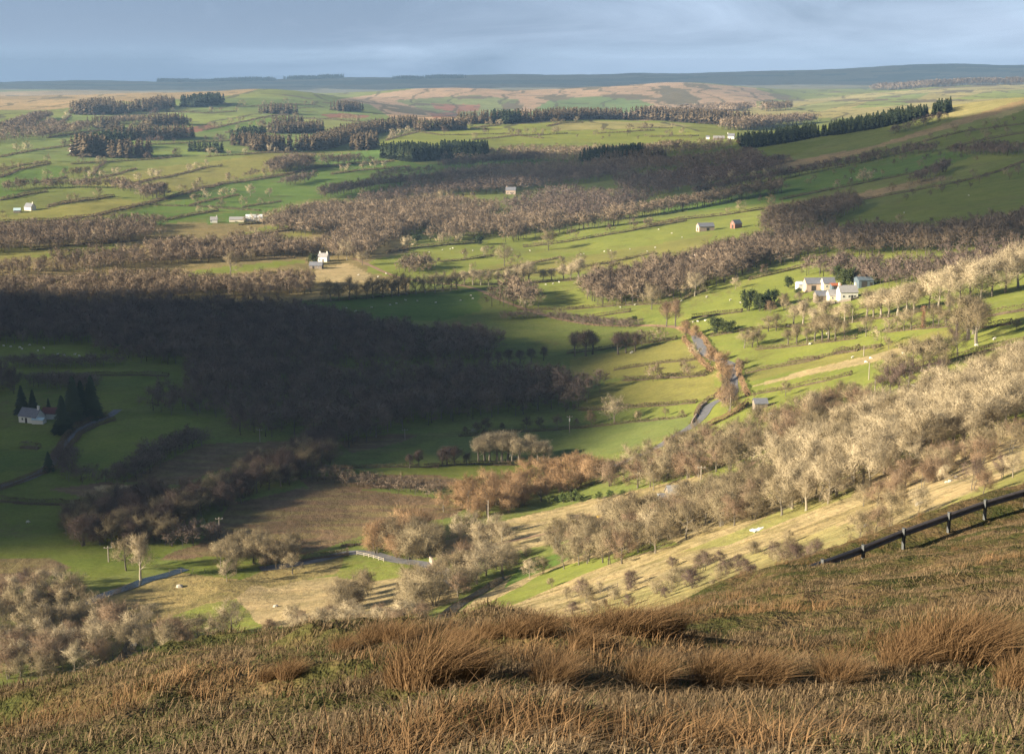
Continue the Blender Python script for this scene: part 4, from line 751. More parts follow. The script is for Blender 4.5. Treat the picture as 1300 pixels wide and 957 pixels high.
# ------------------------------------------------------------------ hedges
for ln, h, wd, lb in [
 ([(0,216),(30,210),(60,206)], 2.4, 3, 'hedge above the topmost bright green western field'), ([(118,222),(124,214),(134,206)], 2.2, 3, 'short hedge running uphill beside the orange brown copse'), ([(40,192),(70,188),(100,184)], 2.4, 3, 'hedge west of the white hill farmhouse'), ([(60,176),(100,170),(150,164)], 2.4, 3, 'hedge crossing the western hill below the small larch clump'),
 ([(180,184),(240,182),(300,178)], 2.4, 3, 'level hedge below the long larch strip'), ([(260,200),(310,197),(370,194),(400,197)], 2.4, 3, 'hedge along the top of the domed olive field'), ([(400,182),(440,176),(470,178)], 2.4, 3, 'hedge above the curved larch belt'), ([(370,150),(420,152),(460,156)], 2.4, 3, 'hedge below the distant ploughed field'), ([(300,136),(340,134),(400,134)], 2.6, 3, 'hedge on the brow of the western hill'), ([(210,142),(260,144),(300,142)], 2.6, 3, 'hedge below the dark hilltop spruce clump'), ([(120,150),(160,148),(205,146)], 2.6, 3, 'hedge below the western crest larch clumps'),
 ([(420,222),(470,216),(520,212)], 2.4, 3, 'hedge dividing the upper shaded green strips'), ([(440,238),(500,232),(560,226)], 2.4, 3, 'hedge dividing the lower shaded green strips'), ([(600,178),(660,172),(720,170)], 2.2, 3, 'hedge on the western crest fields'), ([(880,240),(960,226),(1040,208)], 2.4, 3, 'hedge on the shaded hillside above the bright strip'), ([(990,254),(1050,242),(1120,228),(1170,218)], 2.2, 3, 'hedge along the lower edge of the shaded green strip'), ([(1020,270),(1080,256)], 2.2, 3, 'hedge rising from the hillside wood clump'),
 ([(1200,190),(1250,178),(1310,168)], 2.2, 3, 'hedge below the high eastern hillside'), ([(650,350),(700,344),(760,336),(830,322)], 1.6, 2, 'low hedge across the bottom of the barn pasture'), ([(950,356),(1000,344),(1050,330)], 1.8, 2.4, 'hedge climbing from the dense wood to the farm'), ([(1120,372),(1180,362),(1250,346),(1310,336)], 2, 2.6, 'hedge between the farm field and the dark sloping wood'), ([(1090,392),(1130,384),(1180,374)], 1.8, 2.2, 'hedge running east from the farmhouse'), ([(1000,460),(1080,446),(1120,440)], 1.4, 2, 'low hedge in the middle of the straw strip'), ([(960,500),(1020,490),(1080,476)], 1.4, 2, 'thin hedge on the pasture above the dark barn'), ([(780,470),(830,462),(890,456)], 1.2, 2, 'low hedge line through the lane field'),
 ([(130,310),(190,304),(230,302)], 2.4, 3, 'dark hedge beside the narrow western strip field'), ([(40,318),(100,311),(150,306)], 2.4, 3, 'hedge on the upper narrow western strip'), ([(410,300),(440,292),(470,288)], 2.4, 3, 'hedge in the clearing above the small farmhouse'),
 ([(0,226),(25,216),(63,208)], 2.6, 3, 'dark hedge along the top of a bright green western hill field'), ([(44,233),(84,226)], 2.4, 3, 'short dark hedge below a bright green western hill field'),
 ([(90,209),(134,206),(188,203),(230,199)], 2.4, 3, 'long level hedge below the hill farmhouse larches'), ([(92,234),(134,225),(173,215)], 2.2, 3, 'gappy hedge climbing the western end of the domed olive field'),
 ([(159,239),(199,227),(262,213),(282,211)], 2.2, 3, 'thin hedge cutting across the domed olive field'), ([(0,283),(65,281),(125,274),(188,259),(240,245),(282,234),(365,222)], 3.0, 4, 'long dark hedge curving below both olive fields'),
 ([(365,222),(407,213),(449,208),(500,205)], 2.6, 4, 'hedge along the top of the bright green slope'), ([(0,255),(38,247),(60,244)], 3.5, 4, 'bushy hedge between two green fields at the western edge'),
 ([(60,264),(100,256),(144,250)], 3.2, 4, 'bushy hedge along the upper side of the lower olive field'), ([(209,280),(240,274),(276,268)], 2.4, 3, 'dark hedge above the white farm roofs'),
 ([(188,260),(230,262),(262,263),(330,268)], 1.8, 2.4, 'low brown hedge across the foot of the bright green slope'), ([(0,200),(40,192)], 2.6, 3, 'short dark hedge on the far western hillside'),
 ([(138,174),(160,167),(188,160)], 2.4, 3, 'slanting hedge above the long larch strip'), ([(62,160),(78,155),(90,148)], 2.4, 3, 'hedge climbing to the western larch clump'),
 ([(240,262),(303,248)], 1.8, 2.4, 'thin hedge across the bright green slope'), ([(307,264),(357,256)], 1.8, 2.4, 'thin lower hedge crossing the eastern end of the bright green slope'),
 ([(257,166),(328,151),(365,146)], 2.4, 3, 'long hedge rising past the red ploughed field'), ([(286,169),(345,161)], 2.4, 3, 'hedge above the spruce topped larch block'),
 ([(311,285),(386,279)], 2.4, 3, 'dark hedge just east of the white farm roofs'), ([(490,179),(530,168)], 2.6, 3, 'hedge rising to the crest west of the spruce plantation'),
 ([(530,168),(560,172),(640,170),(690,176)], 1.6, 2.4, 'faint low hedge across the sunlit crest field'), ([(597,164),(635,159)], 2.8, 4, 'dark hedge below the crest larch row'), ([(695,161),(712,157),(740,156)], 2.8, 4, 'curved dark hedge on the pale crest field'),
 ([(808,163),(854,163)], 2.2, 3, 'upper hedge on the eastern crest fields'), ([(758,170),(795,168),(830,166)], 2.2, 3, 'bushy hedge crossing the middle of the crest fields'), ([(824,174),(887,173)], 2.2, 3, 'hedge beside the far white farm on the crest'),
 ([(501,268),(540,260),(584,252)], 2.2, 3, 'dark hedge between two terraced strips below the cloud shadow'), ([(500,276),(545,268),(600,262)], 3.5, 4, 'bushy hedge below the terraced strips'),
 ([(720,276),(762,268),(804,261)], 3.0, 4, 'dark hedge west of the shaded hillside strips'), ([(824,286),(866,279),(929,272),(985,264)], 2.4, 3, 'dark hedge along the top of the barn pasture'),
 ([(1085,256),(1159,243),(1221,231),(1269,218),(1310,202)], 1.8, 2.4, 'thin hedge along the top of the big shaded pasture'), ([(1150,186),(1221,168),(1310,157)], 2.0, 2.6, 'hedge across the high eastern hillside'),
 ([(970,226),(1040,214),(1110,202),(1180,186)], 2.0, 3, 'dark hedge between bracken and the shaded green strip'), ([(25,360),(84,352),(134,350)], 3.0, 3, 'dark hedge under the brown western woodland strip'),
 ([(303,303),(340,296),(390,290)], 2.6, 3, 'dark hedge above the olive field near the pale wood'), ([(303,286),(345,283),(386,278)], 2.2, 3, 'straight hedge along the narrow strip by the white roofs'), ([(292,333),(374,328)], 1.8, 2.4, 'low hedge above the long green field by the farmhouse'),
 ([(390,384),(422,382),(500,375),(580,367)], 1.8, 2.4, 'straight dark hedge along the top of the shaded green field'), ([(490,322),(520,316),(560,312),(610,308)], 2.8, 3, 'dark bushy hedge above the sheep pasture'),
 ([(559,333),(590,330),(626,325)], 1.6, 2.2, 'low hedge running west from the lone round tree'), ([(580,350),(635,343),(668,336),(712,327)], 1.3, 2, 'low bank of grass and twigs below the lone round tree'),
 ([(585,362),(647,362),(710,357),(745,355)], 1.8, 2.2, 'hedge under the row of pale bare trees'), ([(655,394),(700,393),(740,391)], 1.5, 2, 'thin hedge across the small bright pasture'), ([(664,314),(740,304),(804,293),(870,281)], 2.2, 3, 'long hedge above the broad sloping pasture'),
 ([(720,393),(783,388),(840,386),(866,381),(893,370)], 1.8, 2.2, 'curving hedge below the dense round wood'), ([(743,404),(770,400),(799,396)], 2.2, 2.6, 'short hedge below the curving hedge'),
 ([(879,404),(910,400),(941,396)], 2.2, 3, 'short dark hedge east of the lane bend'), ([(902,427),(940,421),(980,416),(1040,413),(1100,407),(1169,396)], 1.5, 2, 'long low hedge below the white farm'), ([(720,449),(804,437),(858,431)], 1.6, 2, 'hedge along the top of the lane field'),
 ([(960,444),(1044,435),(1086,430)], 1.5, 2, 'low hedge above the straw coloured strip'), ([(1060,449),(1090,445)], 2.6, 3, 'short thick dark hedge on the straw coloured strip'), ([(1127,422),(1206,415)], 1.5, 2, 'low hedge below the three slope trees'), ([(1226,419),(1255,416),(1282,412)], 2.4, 2.6, 'thick dark bush hedge on the eastern pasture'),
 ([(1200,408),(1258,402),(1310,393)], 2.6, 3, 'dark bushy hedge along the eastern edge pasture'), ([(945,474),(981,467),(1040,456)], 1.4, 2, 'thin straw coloured hedge on the pasture east of the lane'), ([(1159,469),(1221,453),(1300,436)], 2.2, 2.6, 'dark hedge under trees above the slope wood'),
 ([(790,483),(850,480),(895,477)], 1.8, 3, 'bramble hedge west of the lane bend'), ([(734,521),(790,518),(840,515),(884,511)], 1.4, 2, 'dark low hedge running to the lane corner'), ([(582,554),(650,548),(724,544),(800,536),(870,529)], .9, 1.2, 'thin field boundary under the row of small thorn trees'),
 ([(540,593),(603,589),(707,585),(743,582)], 1.3, 2, 'dark hedge at the foot of the poplars'), ([(378,596),(450,594),(558,593)], 1.2, 1.6, 'thin dark hedge across the brown marsh'), 
 ([(50,479),(146,477),(215,478)], 1.8, 2.4, 'dark hedge between two shaded western pastures'), ([(25,568),(50,570)], 2.8, 3, 'short dark hedge in the field below the shaded farmhouse'),
 ([(0,637),(50,640),(100,642)], 2, 2.4, 'dark hedge across the lowest shaded pasture'), 
 ([(138,528),(118,534),(98,543),(84,556),(76,568),(68,584)], 2.0, 2.2, 'brown hedge on the far side of the shaded lane'), ([(146,533),(122,541),(104,550),(92,563),(86,576),(78,594)], 1.6, 2, 'brown hedge between the shaded lane and the rounded pasture'), ([(62,598),(40,606),(15,616),(-20,628)], 2.2, 3, 'dark hedge where the shaded lane leaves westwards'),
 ([(868,430),(878,444),(888,457),(904,472)], 1.6, 2, 'brown clipped hedge on the west side of the sunlit lane'), ([(888,424),(896,435),(904,446),(914,456)], 1.5, 2, 'brown clipped hedge on the east side of the sunlit lane'), ([(936,462),(938,476),(944,490),(950,503)], 1.6, 1.8, 'brown hedge on the outside of the lower lane bend'), ([(917,466),(922,480),(922,492),(914,503)], 2.4, 3, 'scrubby hedge between the lane and the straw field'),
 ([(912,504),(900,508),(888,518),(884,528)], 1.5, 1.6, 'dark hedge round the inside of the lane corner'), ([(950,512),(935,524),(915,534),(900,542)], 2, 2, 'cut brown hedge below the lane corner'), ([(330,716),(380,712),(440,704)], 1.6, 2, 'dark hedge beside the road to the stone bridge'), ([(432,694),(450,692),(474,690)], 1.8, 2, 'dark hedge behind the grey road bend'),
 ([(880,606),(905,596),(935,585),(960,577)], 1.5, 2, 'hedge bank above the small green clearing')]:
    hedge(ln, h, wd, lb, m=HEDT if 'sunlit lane' in lb or 'lower lane bend' in lb or 'lane corner' in lb and 'cut' in lb else None)

# ------------------------------------------------------------------ trees one can tell apart
P_, B_, R_, W_, D_ = 'pale', 'brown', 'red', 'willow', 'dark'
for a in [
 ('oak',B_,640,338,28,'large round bare tree alone in the sloping pasture'), ('round',B_,589,329,14,'small round bare tree west of the lone round tree'), ('round',P_,614,326,14,'thin pale tree just west of the lone round tree'), ('oak',B_,541,336,17,'wide bare tree above the brown pasture clump'),
 ('thorn',D_,557,334,7,'small dark bush tree in the sheep pasture'), ('oak',B_,696,318,27,'tall round tree on the hedge above the sloping pasture'), ('oak',B_,827,393,33,'round bare tree below the dense wood by the curving hedge'), ('oak',P_,882,376,31,'broad pale tree at the eastern end of the dense wood'),
 ('round',P_,934,367,15,'pale bushy tree on the green slope west of the farm'), ('tall',R_,858,415,36,'reddish birch clump tree beside the lane top'), ('tall',R_,846,415,33,'reddish birch just west of the lane top birch'), ('shrub',W_,870,428,22,'orange brown bush at the top of the sunlit lane'),
 ('shrub',W_,882,430,18,'second orange brown bush beside the top lane'), ('shrub',W_,915,470,26,'round brown bush hanging over the sunlit lane'), ('shrub',W_,902,462,22,'brown bush on the west verge of the sunlit lane'), ('shrub',W_,920,486,26,'pale brown bush on the inside of the lane bend'), ('shrub',R_,940,470,16,'dark reddish bush on the east lane verge'), ('shrub',R_,926,524,38,'tall brown thicket beside the lower lane pole'), ('shrub',W_,918,512,22,'straw brown bush inside the lower lane corner'),
 ('oak',P_,780,537,35,'pale silvery tree at the edge of the sunlit strip'), ('thorn',D_,591,550,9,'smallest dark thorn at the western end of the thorn row'), ('thorn',D_,604,550,14,'dark upright thorn near the western end of the thorn row'), ('thorn',D_,616,549,19,'wind bent reddish thorn in the thorn row'), ('thorn',D_,638,546,10,'small thorn east of the wind bent thorn'),
 ('thorn',D_,668,545,17,'spreading thorn in the middle of the thorn row'), ('thorn',D_,686,544,15,'thorn beside the spreading thorn of the row'), ('round',D_,707,543,18,'dark round tree next to the pole in the thorn row'), ('thorn',D_,731,540,9,'small bush east of the pole in the thorn row'), ('thorn',R_,751,539,18,'reddish thorn west of the silvery tree'), ('round',D_,718,523,12,'small dark round tree above the thorn row'), ('thorn',D_,729,521,9,'small thorn beside the dark round tree above the row'),
 ('thorn',B_,811,535,14,'wide thorn standing in the lit strip west of the lane'), ('round',B_,845,528,11,'slim small tree near the lane corner hedge'), ('thorn',B_,865,529,9,'low thorn nearest the lane corner'),
 ('tall',P_,179,737,58,'tall pale birch beside the stream bend'), ('round',B_,160,724,42,'rounded brown tree behind the tall stream birch'), ('round',P_,288,738,28,'small pale tree in front of the round stream tree'), ('oak',B_,281,721,36,'round brown tree above the golden field'), ('round',P_,194,800,36,'bare pale tree on the golden field edge'),
 ('round',P_,105,707,1,None), ('tall',P_,46,788,44,'slim pale birch among the riverside trees'), ('oak',D_,34,748,26,'dark leafless tree in front of the grey marsh'),
 ('oak',B_,798,676,54,'tall dark tree with russet undergrowth by the scrap yard'), ('oak',P_,826,690,44,'spreading pale tree below the slate barn'), ('thorn',D_,800,744,22,'round dark thorn alone on the straw slope'), ('thorn',B_,720,760,16,'low thorn on the green slope path'), ('thorn',B_,700,745,12,'flat brown thorn above the rush clumps'),
 ('round',P_,672,734,26,'bare tree in the green hollow beside the stream'), ('thorn',B_,690,728,22,'pale spindly thorn in the green hollow'), ('round',B_,716,722,30,'dark stemmed tree at the hollow hedge'), ('oak',B_,735,717,34,'forked tree at the hollow hedge'), ('thorn',B_,760,709,28,'spreading thorn at the eastern end of the hollow hedge'), ('thorn',P_,760,752,16,'grey thorn beside the fence scrap on the slope'),
 ('thorn',D_,945,737,30,'dark spreading thorn above the foreground bank'), ('thorn',B_,912,738,22,'thorn just west of the dark spreading thorn'), ('thorn',D_,1010,722,36,'broad brown thorn below the crash barrier end'), ('thorn',D_,1034,717,34,'large dark thorn beside the crash barrier end'), ('thorn',B_,1002,690,18,'dark low thorn on the straw bank'), ('thorn',B_,905,750,16,'small bush close above the foreground bank'),
 ('thorn',B_,1090,690,44,'brown thorn growing behind the crash barrier'), ('thorn',R_,1112,682,40,'reddish thorn behind the crash barrier'), ('thorn',B_,1130,668,46,'thick thorn above the second barrier post'), ('thorn',P_,1165,655,38,'pale forked thorn on the lit bank behind the barrier'), ('thorn',B_,1145,640,26,'round thorn on the bank below the pale wood'),
 ('thorn',D_,1235,622,38,'dark round thorn high on the lit bank'), ('thorn',R_,1248,629,32,'reddish brown thorn touching the dark round thorn'), ('thorn',D_,1272,606,30,'small leafy thorn on the upper bank'), ('oak',P_,1286,606,32,'open pale thorn at the top of the lit bank'), ('thorn',P_,1198,612,22,'pale low thorn on the straw bank'),
 ('round',B_,1099,427,26,'dark round tree on the pasture below the farm'), ('round',B_,1128,443,15,'round brown tree on the straw coloured strip'), ('thorn',B_,1111,446,9,'small round bush beside the tree on the straw strip'), ('thorn',B_,1291,419,14,'small round tree on the eastern edge pasture'), ('thorn',B_,958,505,7,'tiny bush on the pasture east of the lane'), ('round',B_,997,503,20,'bare tree on the pasture above the dark barn'),
 ('tall',P_,1030,540,46,'white stemmed birch among reddish trees'), ('thorn',R_,1052,532,34,'orange red bush beside the pole below the birch'), ('round',B_,1083,510,26,'brown tree at the hedge above the slope wood'), ('thorn',B_,1068,512,28,'yellowish willow at the hedge above the slope wood'), ('round',D_,1216,452,40,'dark purple tree at the edge of the pale slope wood'), ('tall',B_,1206,400,26,'brown tree beside the brick red column'),
 ('oak',B_,225,372,1,None), ('round',B_,47,372,1,None), ('round',B_,293,349,30,'tall bare tree in the long green farmhouse field'), ('oak',P_,440,330,26,'pale bare tree behind the small farmhouse'), ('oak',B_,460,337,18,'bare tree beside the farmhouse track'), ('round',P_,318,249,15,'pale bare tree on the bright green slope'), ('round',P_,342,250,11,'smaller pale tree on the bright green slope'), ('oak',B_,520,205,14,'brown tree at the corner of the spruce plantation'), ('oak',B_,290,228,9,'low round tree on the olive field hedge')]:
    if a[5]: single(*a)
for xs, lb, gp, k, t, hp in [
 ([(420,383,24),(431,382,20),(444,381,26),(452,380,18),(466,380,20),(474,379,24),(486,378,22),(497,377,20),(506,376,26),(516,375,24),(528,374,20),(540,373,22),(552,372,24),(562,370,22),(572,369,20),(580,368,22)], 'slim tree in the row above the shaded green field', 'tree row above the shaded green field', 'round', B_, 1),
 ([(590,362,16),(600,362,18),(610,362,17),(620,362,16),(632,361,15),(645,361,18),(655,360,20),(665,360,22),(672,359,24),(690,358,14),(700,357,15),(715,356,18),(725,356,20),(735,355,24)], 'pale bare tree in the row below the sloping pasture', 'pale tree row below the sloping pasture', 'tall', P_, 1),
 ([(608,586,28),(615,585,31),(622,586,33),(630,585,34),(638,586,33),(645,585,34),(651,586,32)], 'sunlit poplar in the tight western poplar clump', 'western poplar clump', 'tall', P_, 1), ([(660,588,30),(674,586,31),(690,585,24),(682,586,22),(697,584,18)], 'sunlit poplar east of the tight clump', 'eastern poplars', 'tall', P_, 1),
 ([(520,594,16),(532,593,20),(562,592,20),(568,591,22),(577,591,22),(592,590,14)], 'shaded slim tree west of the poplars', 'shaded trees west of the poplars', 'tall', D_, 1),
 ([(1100,405,32),(1108,404,28),(1117,404,34),(1128,403,30),(1140,401,32),(1150,400,36),(1160,398,34)], 'slim yellowish tree in the row east of the farm', 'yellowish tree row east of the farm', 'tall', P_, 1),
 ([(1180,392,38),(1192,391,40),(1204,389,42),(1218,386,44),(1232,383,46),(1246,380,44),(1260,376,42),(1276,372,44),(1292,366,46),(1306,362,46)], 'pale rounded tree in the line climbing east of the brick red column', 'pale rounded tree line east of the column', 'oak', P_, 1),
 ([(1128,422,16),(1138,421,18),(1148,420,22),(1157,419,24),(1184,416,26),(1192,416,24),(1200,415,22)], 'thin tree on the low hedge by the brick red column', 'thin trees by the brick red column', 'round', B_, 1),
 ([(1214,430,34),(1228,432,48),(1240,436,44),(1236,424,40)], 'tall pale brown tree beside the dark bush hedge', 'tall trees beside the bush hedge', 'tall', B_, 1),
 ([(1008,412,22),(1020,412,26),(1032,414,20),(1048,413,28),(1062,412,20),(1072,411,24)], 'thin tree on the hedge below the farm', 'thin trees below the farm', 'tall', P_, 1), ([(1035,434,26),(1043,433,30),(1051,433,30),(1060,432,26),(1072,430,20),(1000,438,18),(1012,437,22),(1024,436,18)], 'bare tree on the hedge two fields below the farm', 'trees two fields below the farm', 'tall', B_, 1),
 ([(1126,482,28),(1136,480,30),(1148,479,26),(1158,475,40),(1170,472,36),(1180,470,34),(1190,468,36),(1200,464,34)], 'brown tree on the hedge above the slope wood', 'brown trees above the slope wood', 'round', B_, 1), ([(1120,502,26),(1130,500,30),(1140,498,32),(1152,496,34),(1190,490,30)], 'dark brown tree at the upper corner of the slope wood', 'dark trees at the wood corner', 'round', D_, 1),
 ([(945,442,20),(955,441,22),(962,440,20),(985,420,20),(975,421,18)], 'small bare tree on the pasture east of the lane top', 'small trees east of the lane top', 'round', B_, 1),
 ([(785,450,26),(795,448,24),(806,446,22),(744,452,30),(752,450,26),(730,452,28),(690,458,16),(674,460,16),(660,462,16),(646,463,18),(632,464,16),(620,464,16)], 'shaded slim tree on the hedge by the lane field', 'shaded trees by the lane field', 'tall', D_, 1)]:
    for x, y, h in xs: single(k, t, x, y, h * 1.15, lb, gp, 1.45 if k == 'tall' else 1.2)
grove([(985,598),(1005,650),(1050,645),(1100,622),(1150,600),(1195,580),(1250,560),(1310,530),(1310,470),(1240,492),(1180,512),(1130,532),(1080,556),(1020,578)], 185, [('round',P_),('oak',P_),('round',P_),('oak',P_),('round',B_),('tall',P_)], (7.5, 11), 'bare pale tree in the sunlit wood on the slope behind the crash barrier', 'pale slope wood', 1.15)
grove([(1090,640),(1130,620),(1200,592),(1290,555),(1300,572),(1210,604),(1150,630),(1100,655)], 20, [('thorn',B_),('thorn',R_),('shrub',R_)], (4, 6), 'low brown bush along the lower edge of the pale slope wood', 'bushes edging the pale slope wood')
grove([(700,690),(780,660),(850,652),(900,632),(960,616),(1000,622),(1010,655),(960,662),(900,680),(840,704),(780,722),(745,725)], 92, [('round',B_),('thorn',B_),('round',R_),('oak',B_),('shrub',B_)], (5.5, 8.5), 'brown bare tree in the belt between the slate barn and the straw slope', 'brown tree belt on the lower slope', 1.1)
grove([(770,618),(800,596),(850,576),(890,556),(950,552),(1000,535),(1060,520),(1110,506),(1120,520),(1060,560),(990,578),(930,596),(880,612),(830,624)], 100, [('round',B_),('round',R_),('shrub',B_),('oak',B_),('shrub',R_)], (5.5, 9), 'brown tree in the tangled wood below the lane', 'tangled wood below the lane', 1.1)
grove([(562,650),(600,662),(640,655),(700,634),(750,618),(770,604),(735,596),(670,608),(610,622),(575,636)], 42, [('shrub',W_),('shrub',W_),('round',W_)], (6, 9), 'orange brown willow in the belt beside the sunlit straw field', 'orange willow belt', 1.1)
grove([(-30,870),(40,868),(130,846),(215,826),(300,812),(310,800),(250,812),(190,812),(140,798),(105,764),(80,742),(30,756),(-30,764)], 92, [('oak',B_),('round',B_),('round',P_),('oak',B_),('shrub',B_),('tall',P_),('shrub',R_)], (5, 8.5), 'bare grey brown tree in the riverside wood at the foot of the hill', 'riverside wood at the hill foot', 1.15)
grove([(330,808),(420,800),(470,798),(545,788),(520,780),(430,786),(350,796)], 22, [('shrub',P_),('thorn',P_),('shrub',R_)], (3, 5), 'low pale bush just beyond the foreground bank', 'pale bushes beyond the bank', 1.2)
grove([(500,780),(560,770),(600,750),(640,735),(635,705),(600,712),(560,735),(520,745)], 24, [('round',B_),('shrub',B_),('oak',P_),('round',R_),('oak',B_)], (5.5, 9), 'bare tree clustered along the stream below the stone bridge', 'streamside trees below the bridge', 1.1)
grove([(264,720),(310,728),(380,730),(382,700),(330,696),(280,702)], 14, [('round',B_),('oak',B_),('shrub',B_)], (6, 9), 'brown tree in the loose group beyond the golden field', 'loose group beyond the golden field', 1.1)
grove([(472,700),(500,712),(545,708),(560,690),(520,676),(485,684)], 14, [('shrub',W_),('shrub',B_)], (6, 9), 'russet willow bush in the clump beside the grey road', 'russet clump by the grey road', 1.2)
grove([(575,690),(640,700),(650,680),(600,672)], 7, [('round',P_),('thorn',P_)], (6, 9), 'pale bare tree at the foot of the sunlit straw field', 'pale trees at the straw field foot')
grove([(400,770),(470,742),(480,752),(440,790)], 7, [('thorn',B_),('shrub',B_)], (5, 7), 'bare thorn on the pale straw field by the bridge', 'thorns on the pale straw field')
grove([(75,676),(110,662),(150,640),(260,640),(300,622),(320,600),(360,592),(380,580),(410,560),(430,560),(420,590),(360,620),(300,645),(240,668),(215,690),(110,700)], 115, [('round',D_),('shrub',D_),('round',B_)], (7, 10), 'dark bare tree in the shaded riverside belt', 'shaded riverside belt', 1.1)
grove([(0,486),(25,488),(28,500),(12,510),(-20,505)], 8, [('round',D_)], (8, 11), 'dark tree behind the shaded farmhouse', 'dark trees behind the shaded farmhouse')
grove([(970,398),(985,388),(1010,384),(1040,388),(1040,396),(1000,402)], 9, [('thorn',R_),('round',B_)], (5, 7), 'brown tree in the farm garden', 'farm garden trees')
for x, y, h, wd, lb in [(28,525,34,1.3,'huge dark evergreen behind the shaded white farmhouse'), (42,524,28,1.3,'dark evergreen over the slate roof of the shaded farmhouse'), (62,524,18,1.1,'small dark fir behind the red roofed shed'), (80,550,46,1.35,'tall dark spruce beside the shaded lane'), (94,536,56,1.35,'very tall dark spruce near the bend of the shaded lane'), (104,533,48,1.35,'tall dark spruce in the middle of the lane clump'), (117,531,52,1.35,'tall dark spruce at the eastern end of the lane clump'), (62,598,24,1.5,'dark evergreen at the lowest bend of the shaded lane'), (148,439,16,.9,'lone dark fir inside the shaded bare wood')]:
    conifer(x, y, h, lb, wide=wd)
for x, y, h, wd, lb in [(971,392,20,1.0,'dark fir on the pasture west of the farm'), (950,395,28,.85,'brown green fir nearest the curving hedge'), (964,395,23,.85,'rounded dark fir between two others west of the farm'), (980,391,24,.85,'dark fir closest to the farm garden'), (1002,366,14,1.0,'dark yew beside the white lean-to'), (1080,362,22,1.0,'dark cypress behind the farmhouse chimney'), (1064,358,20,1.0,'dark fir above the red roofed shed'), (1112,361,18,.85,'dark fir beside the blue grey shed'), (1074,365,22,1.0,'broad green cypress behind the white farmhouse')]:
    evergreen(x, y, h, lb, wide=wd, name='evergreen_tree', cat='tree')
for x, y, h, wd, lb in [(805,408,7,1.5,'small dark green bush on the lane verge'), (912,424,20,1.4,'dark green holly bush east of the lane top'), (926,423,16,1.4,'darker holly bush beside the hedge end'), (700,289,9,1.2,'dark evergreen bush above the lone round tree'), (692,292,8,1.2,'small evergreen next to the hedge above the pasture'), (398,336,13,1.5,'dark green bushes beside the small farmhouse'), (1012,374,8,1.4,'dark shrub by the white lean-to'), (608,311,12,1.3,'dark ivy covered stump of trees on the hedge above the pasture'), (530,307,9,1.2,'dark evergreen in the pale wood edge')]:
    evergreen(x, y, h, lb, wide=wd)
for x, y, h in [(645,636,9),(655,634,8),(700,639,11),(715,638,12),(726,637,14),(736,637,10),(760,634,9),(775,632,9),(790,630,8),(640,640,7)]:
    evergreen(x, y, h, 'bright green gorse bush along the top of the sunlit straw field', 'gorse along the straw field', 1.5, GORSE, 'gorse_bush')

rs0 = random.Random(3)
for P, n, lb, gp in [([(960,262),(1000,220),(1100,196),(1230,168),(1290,150),(1300,200),(1200,215),(1080,242)], 46, 'dark thorn tree scattered on the upper shaded eastern hillside', 'scattered thorns on the eastern hillside'), ([(1090,262),(1160,246),(1230,234),(1300,214),(1300,226),(1230,244),(1150,258)], 16, 'dark thorn on the line across the big shaded pasture', 'thorns across the big shaded pasture'),
                     ([(1050,312),(1120,286),(1200,276),(1300,262),(1300,280),(1180,294)], 12, 'bare dark tree along the foot of the big shaded pasture', 'trees at the foot of the big shaded pasture'), ([(470,258),(560,244),(620,240),(620,254),(540,268),(470,276)], 18, 'bare tree on the terraced strips', 'trees on the terraced strips'),
                     ([(100,165),(250,150),(420,150),(470,165),(330,190),(180,205),(60,205)], 40, 'small bare tree dotted about the western hill fields', 'trees dotted on the western hill'), ([(690,176),(760,168),(860,168),(900,176),(800,182)], 14, 'small bare tree on the sunlit crest fields', 'trees on the sunlit crest fields')]:
    for p in scatter(P, n, np.random.default_rng(n)):
        t_ = link('field_tree', rs0.choice(small_trees(rs0.choice(['dark', 'brown']))), None, p); h_ = rs0.uniform(4.5, 9) * (1.3 if p[1] > 1800 else 1); w_ = h_ / 10 * rs0.uniform(1.1, 1.5); t_.scale = (w_, w_, h_ / 10); t_.rotation_euler = (0, 0, rs0.uniform(0, 6)); tag(t_, lb, 'tree', gp)

grove([(690,770),(780,738),(880,712),(980,690),(1050,690),(1020,715),(940,735),(850,758),(760,785)], 26, [('thorn',B_),('thorn',D_),('shrub',B_)], (1.8, 4), 'low thorn scattered over the straw slope below the tree belt', 'thorns on the straw slope', 1.2)
grove([(600,706),(700,690),(760,668),(800,660),(770,690),(690,712),(620,722)], 14, [('thorn',P_),('shrub',B_),('thorn',B_)], (3, 5.5), 'bare thorn on the lit rough field by the scrap yard', 'thorns on the lit rough field', 1.2)
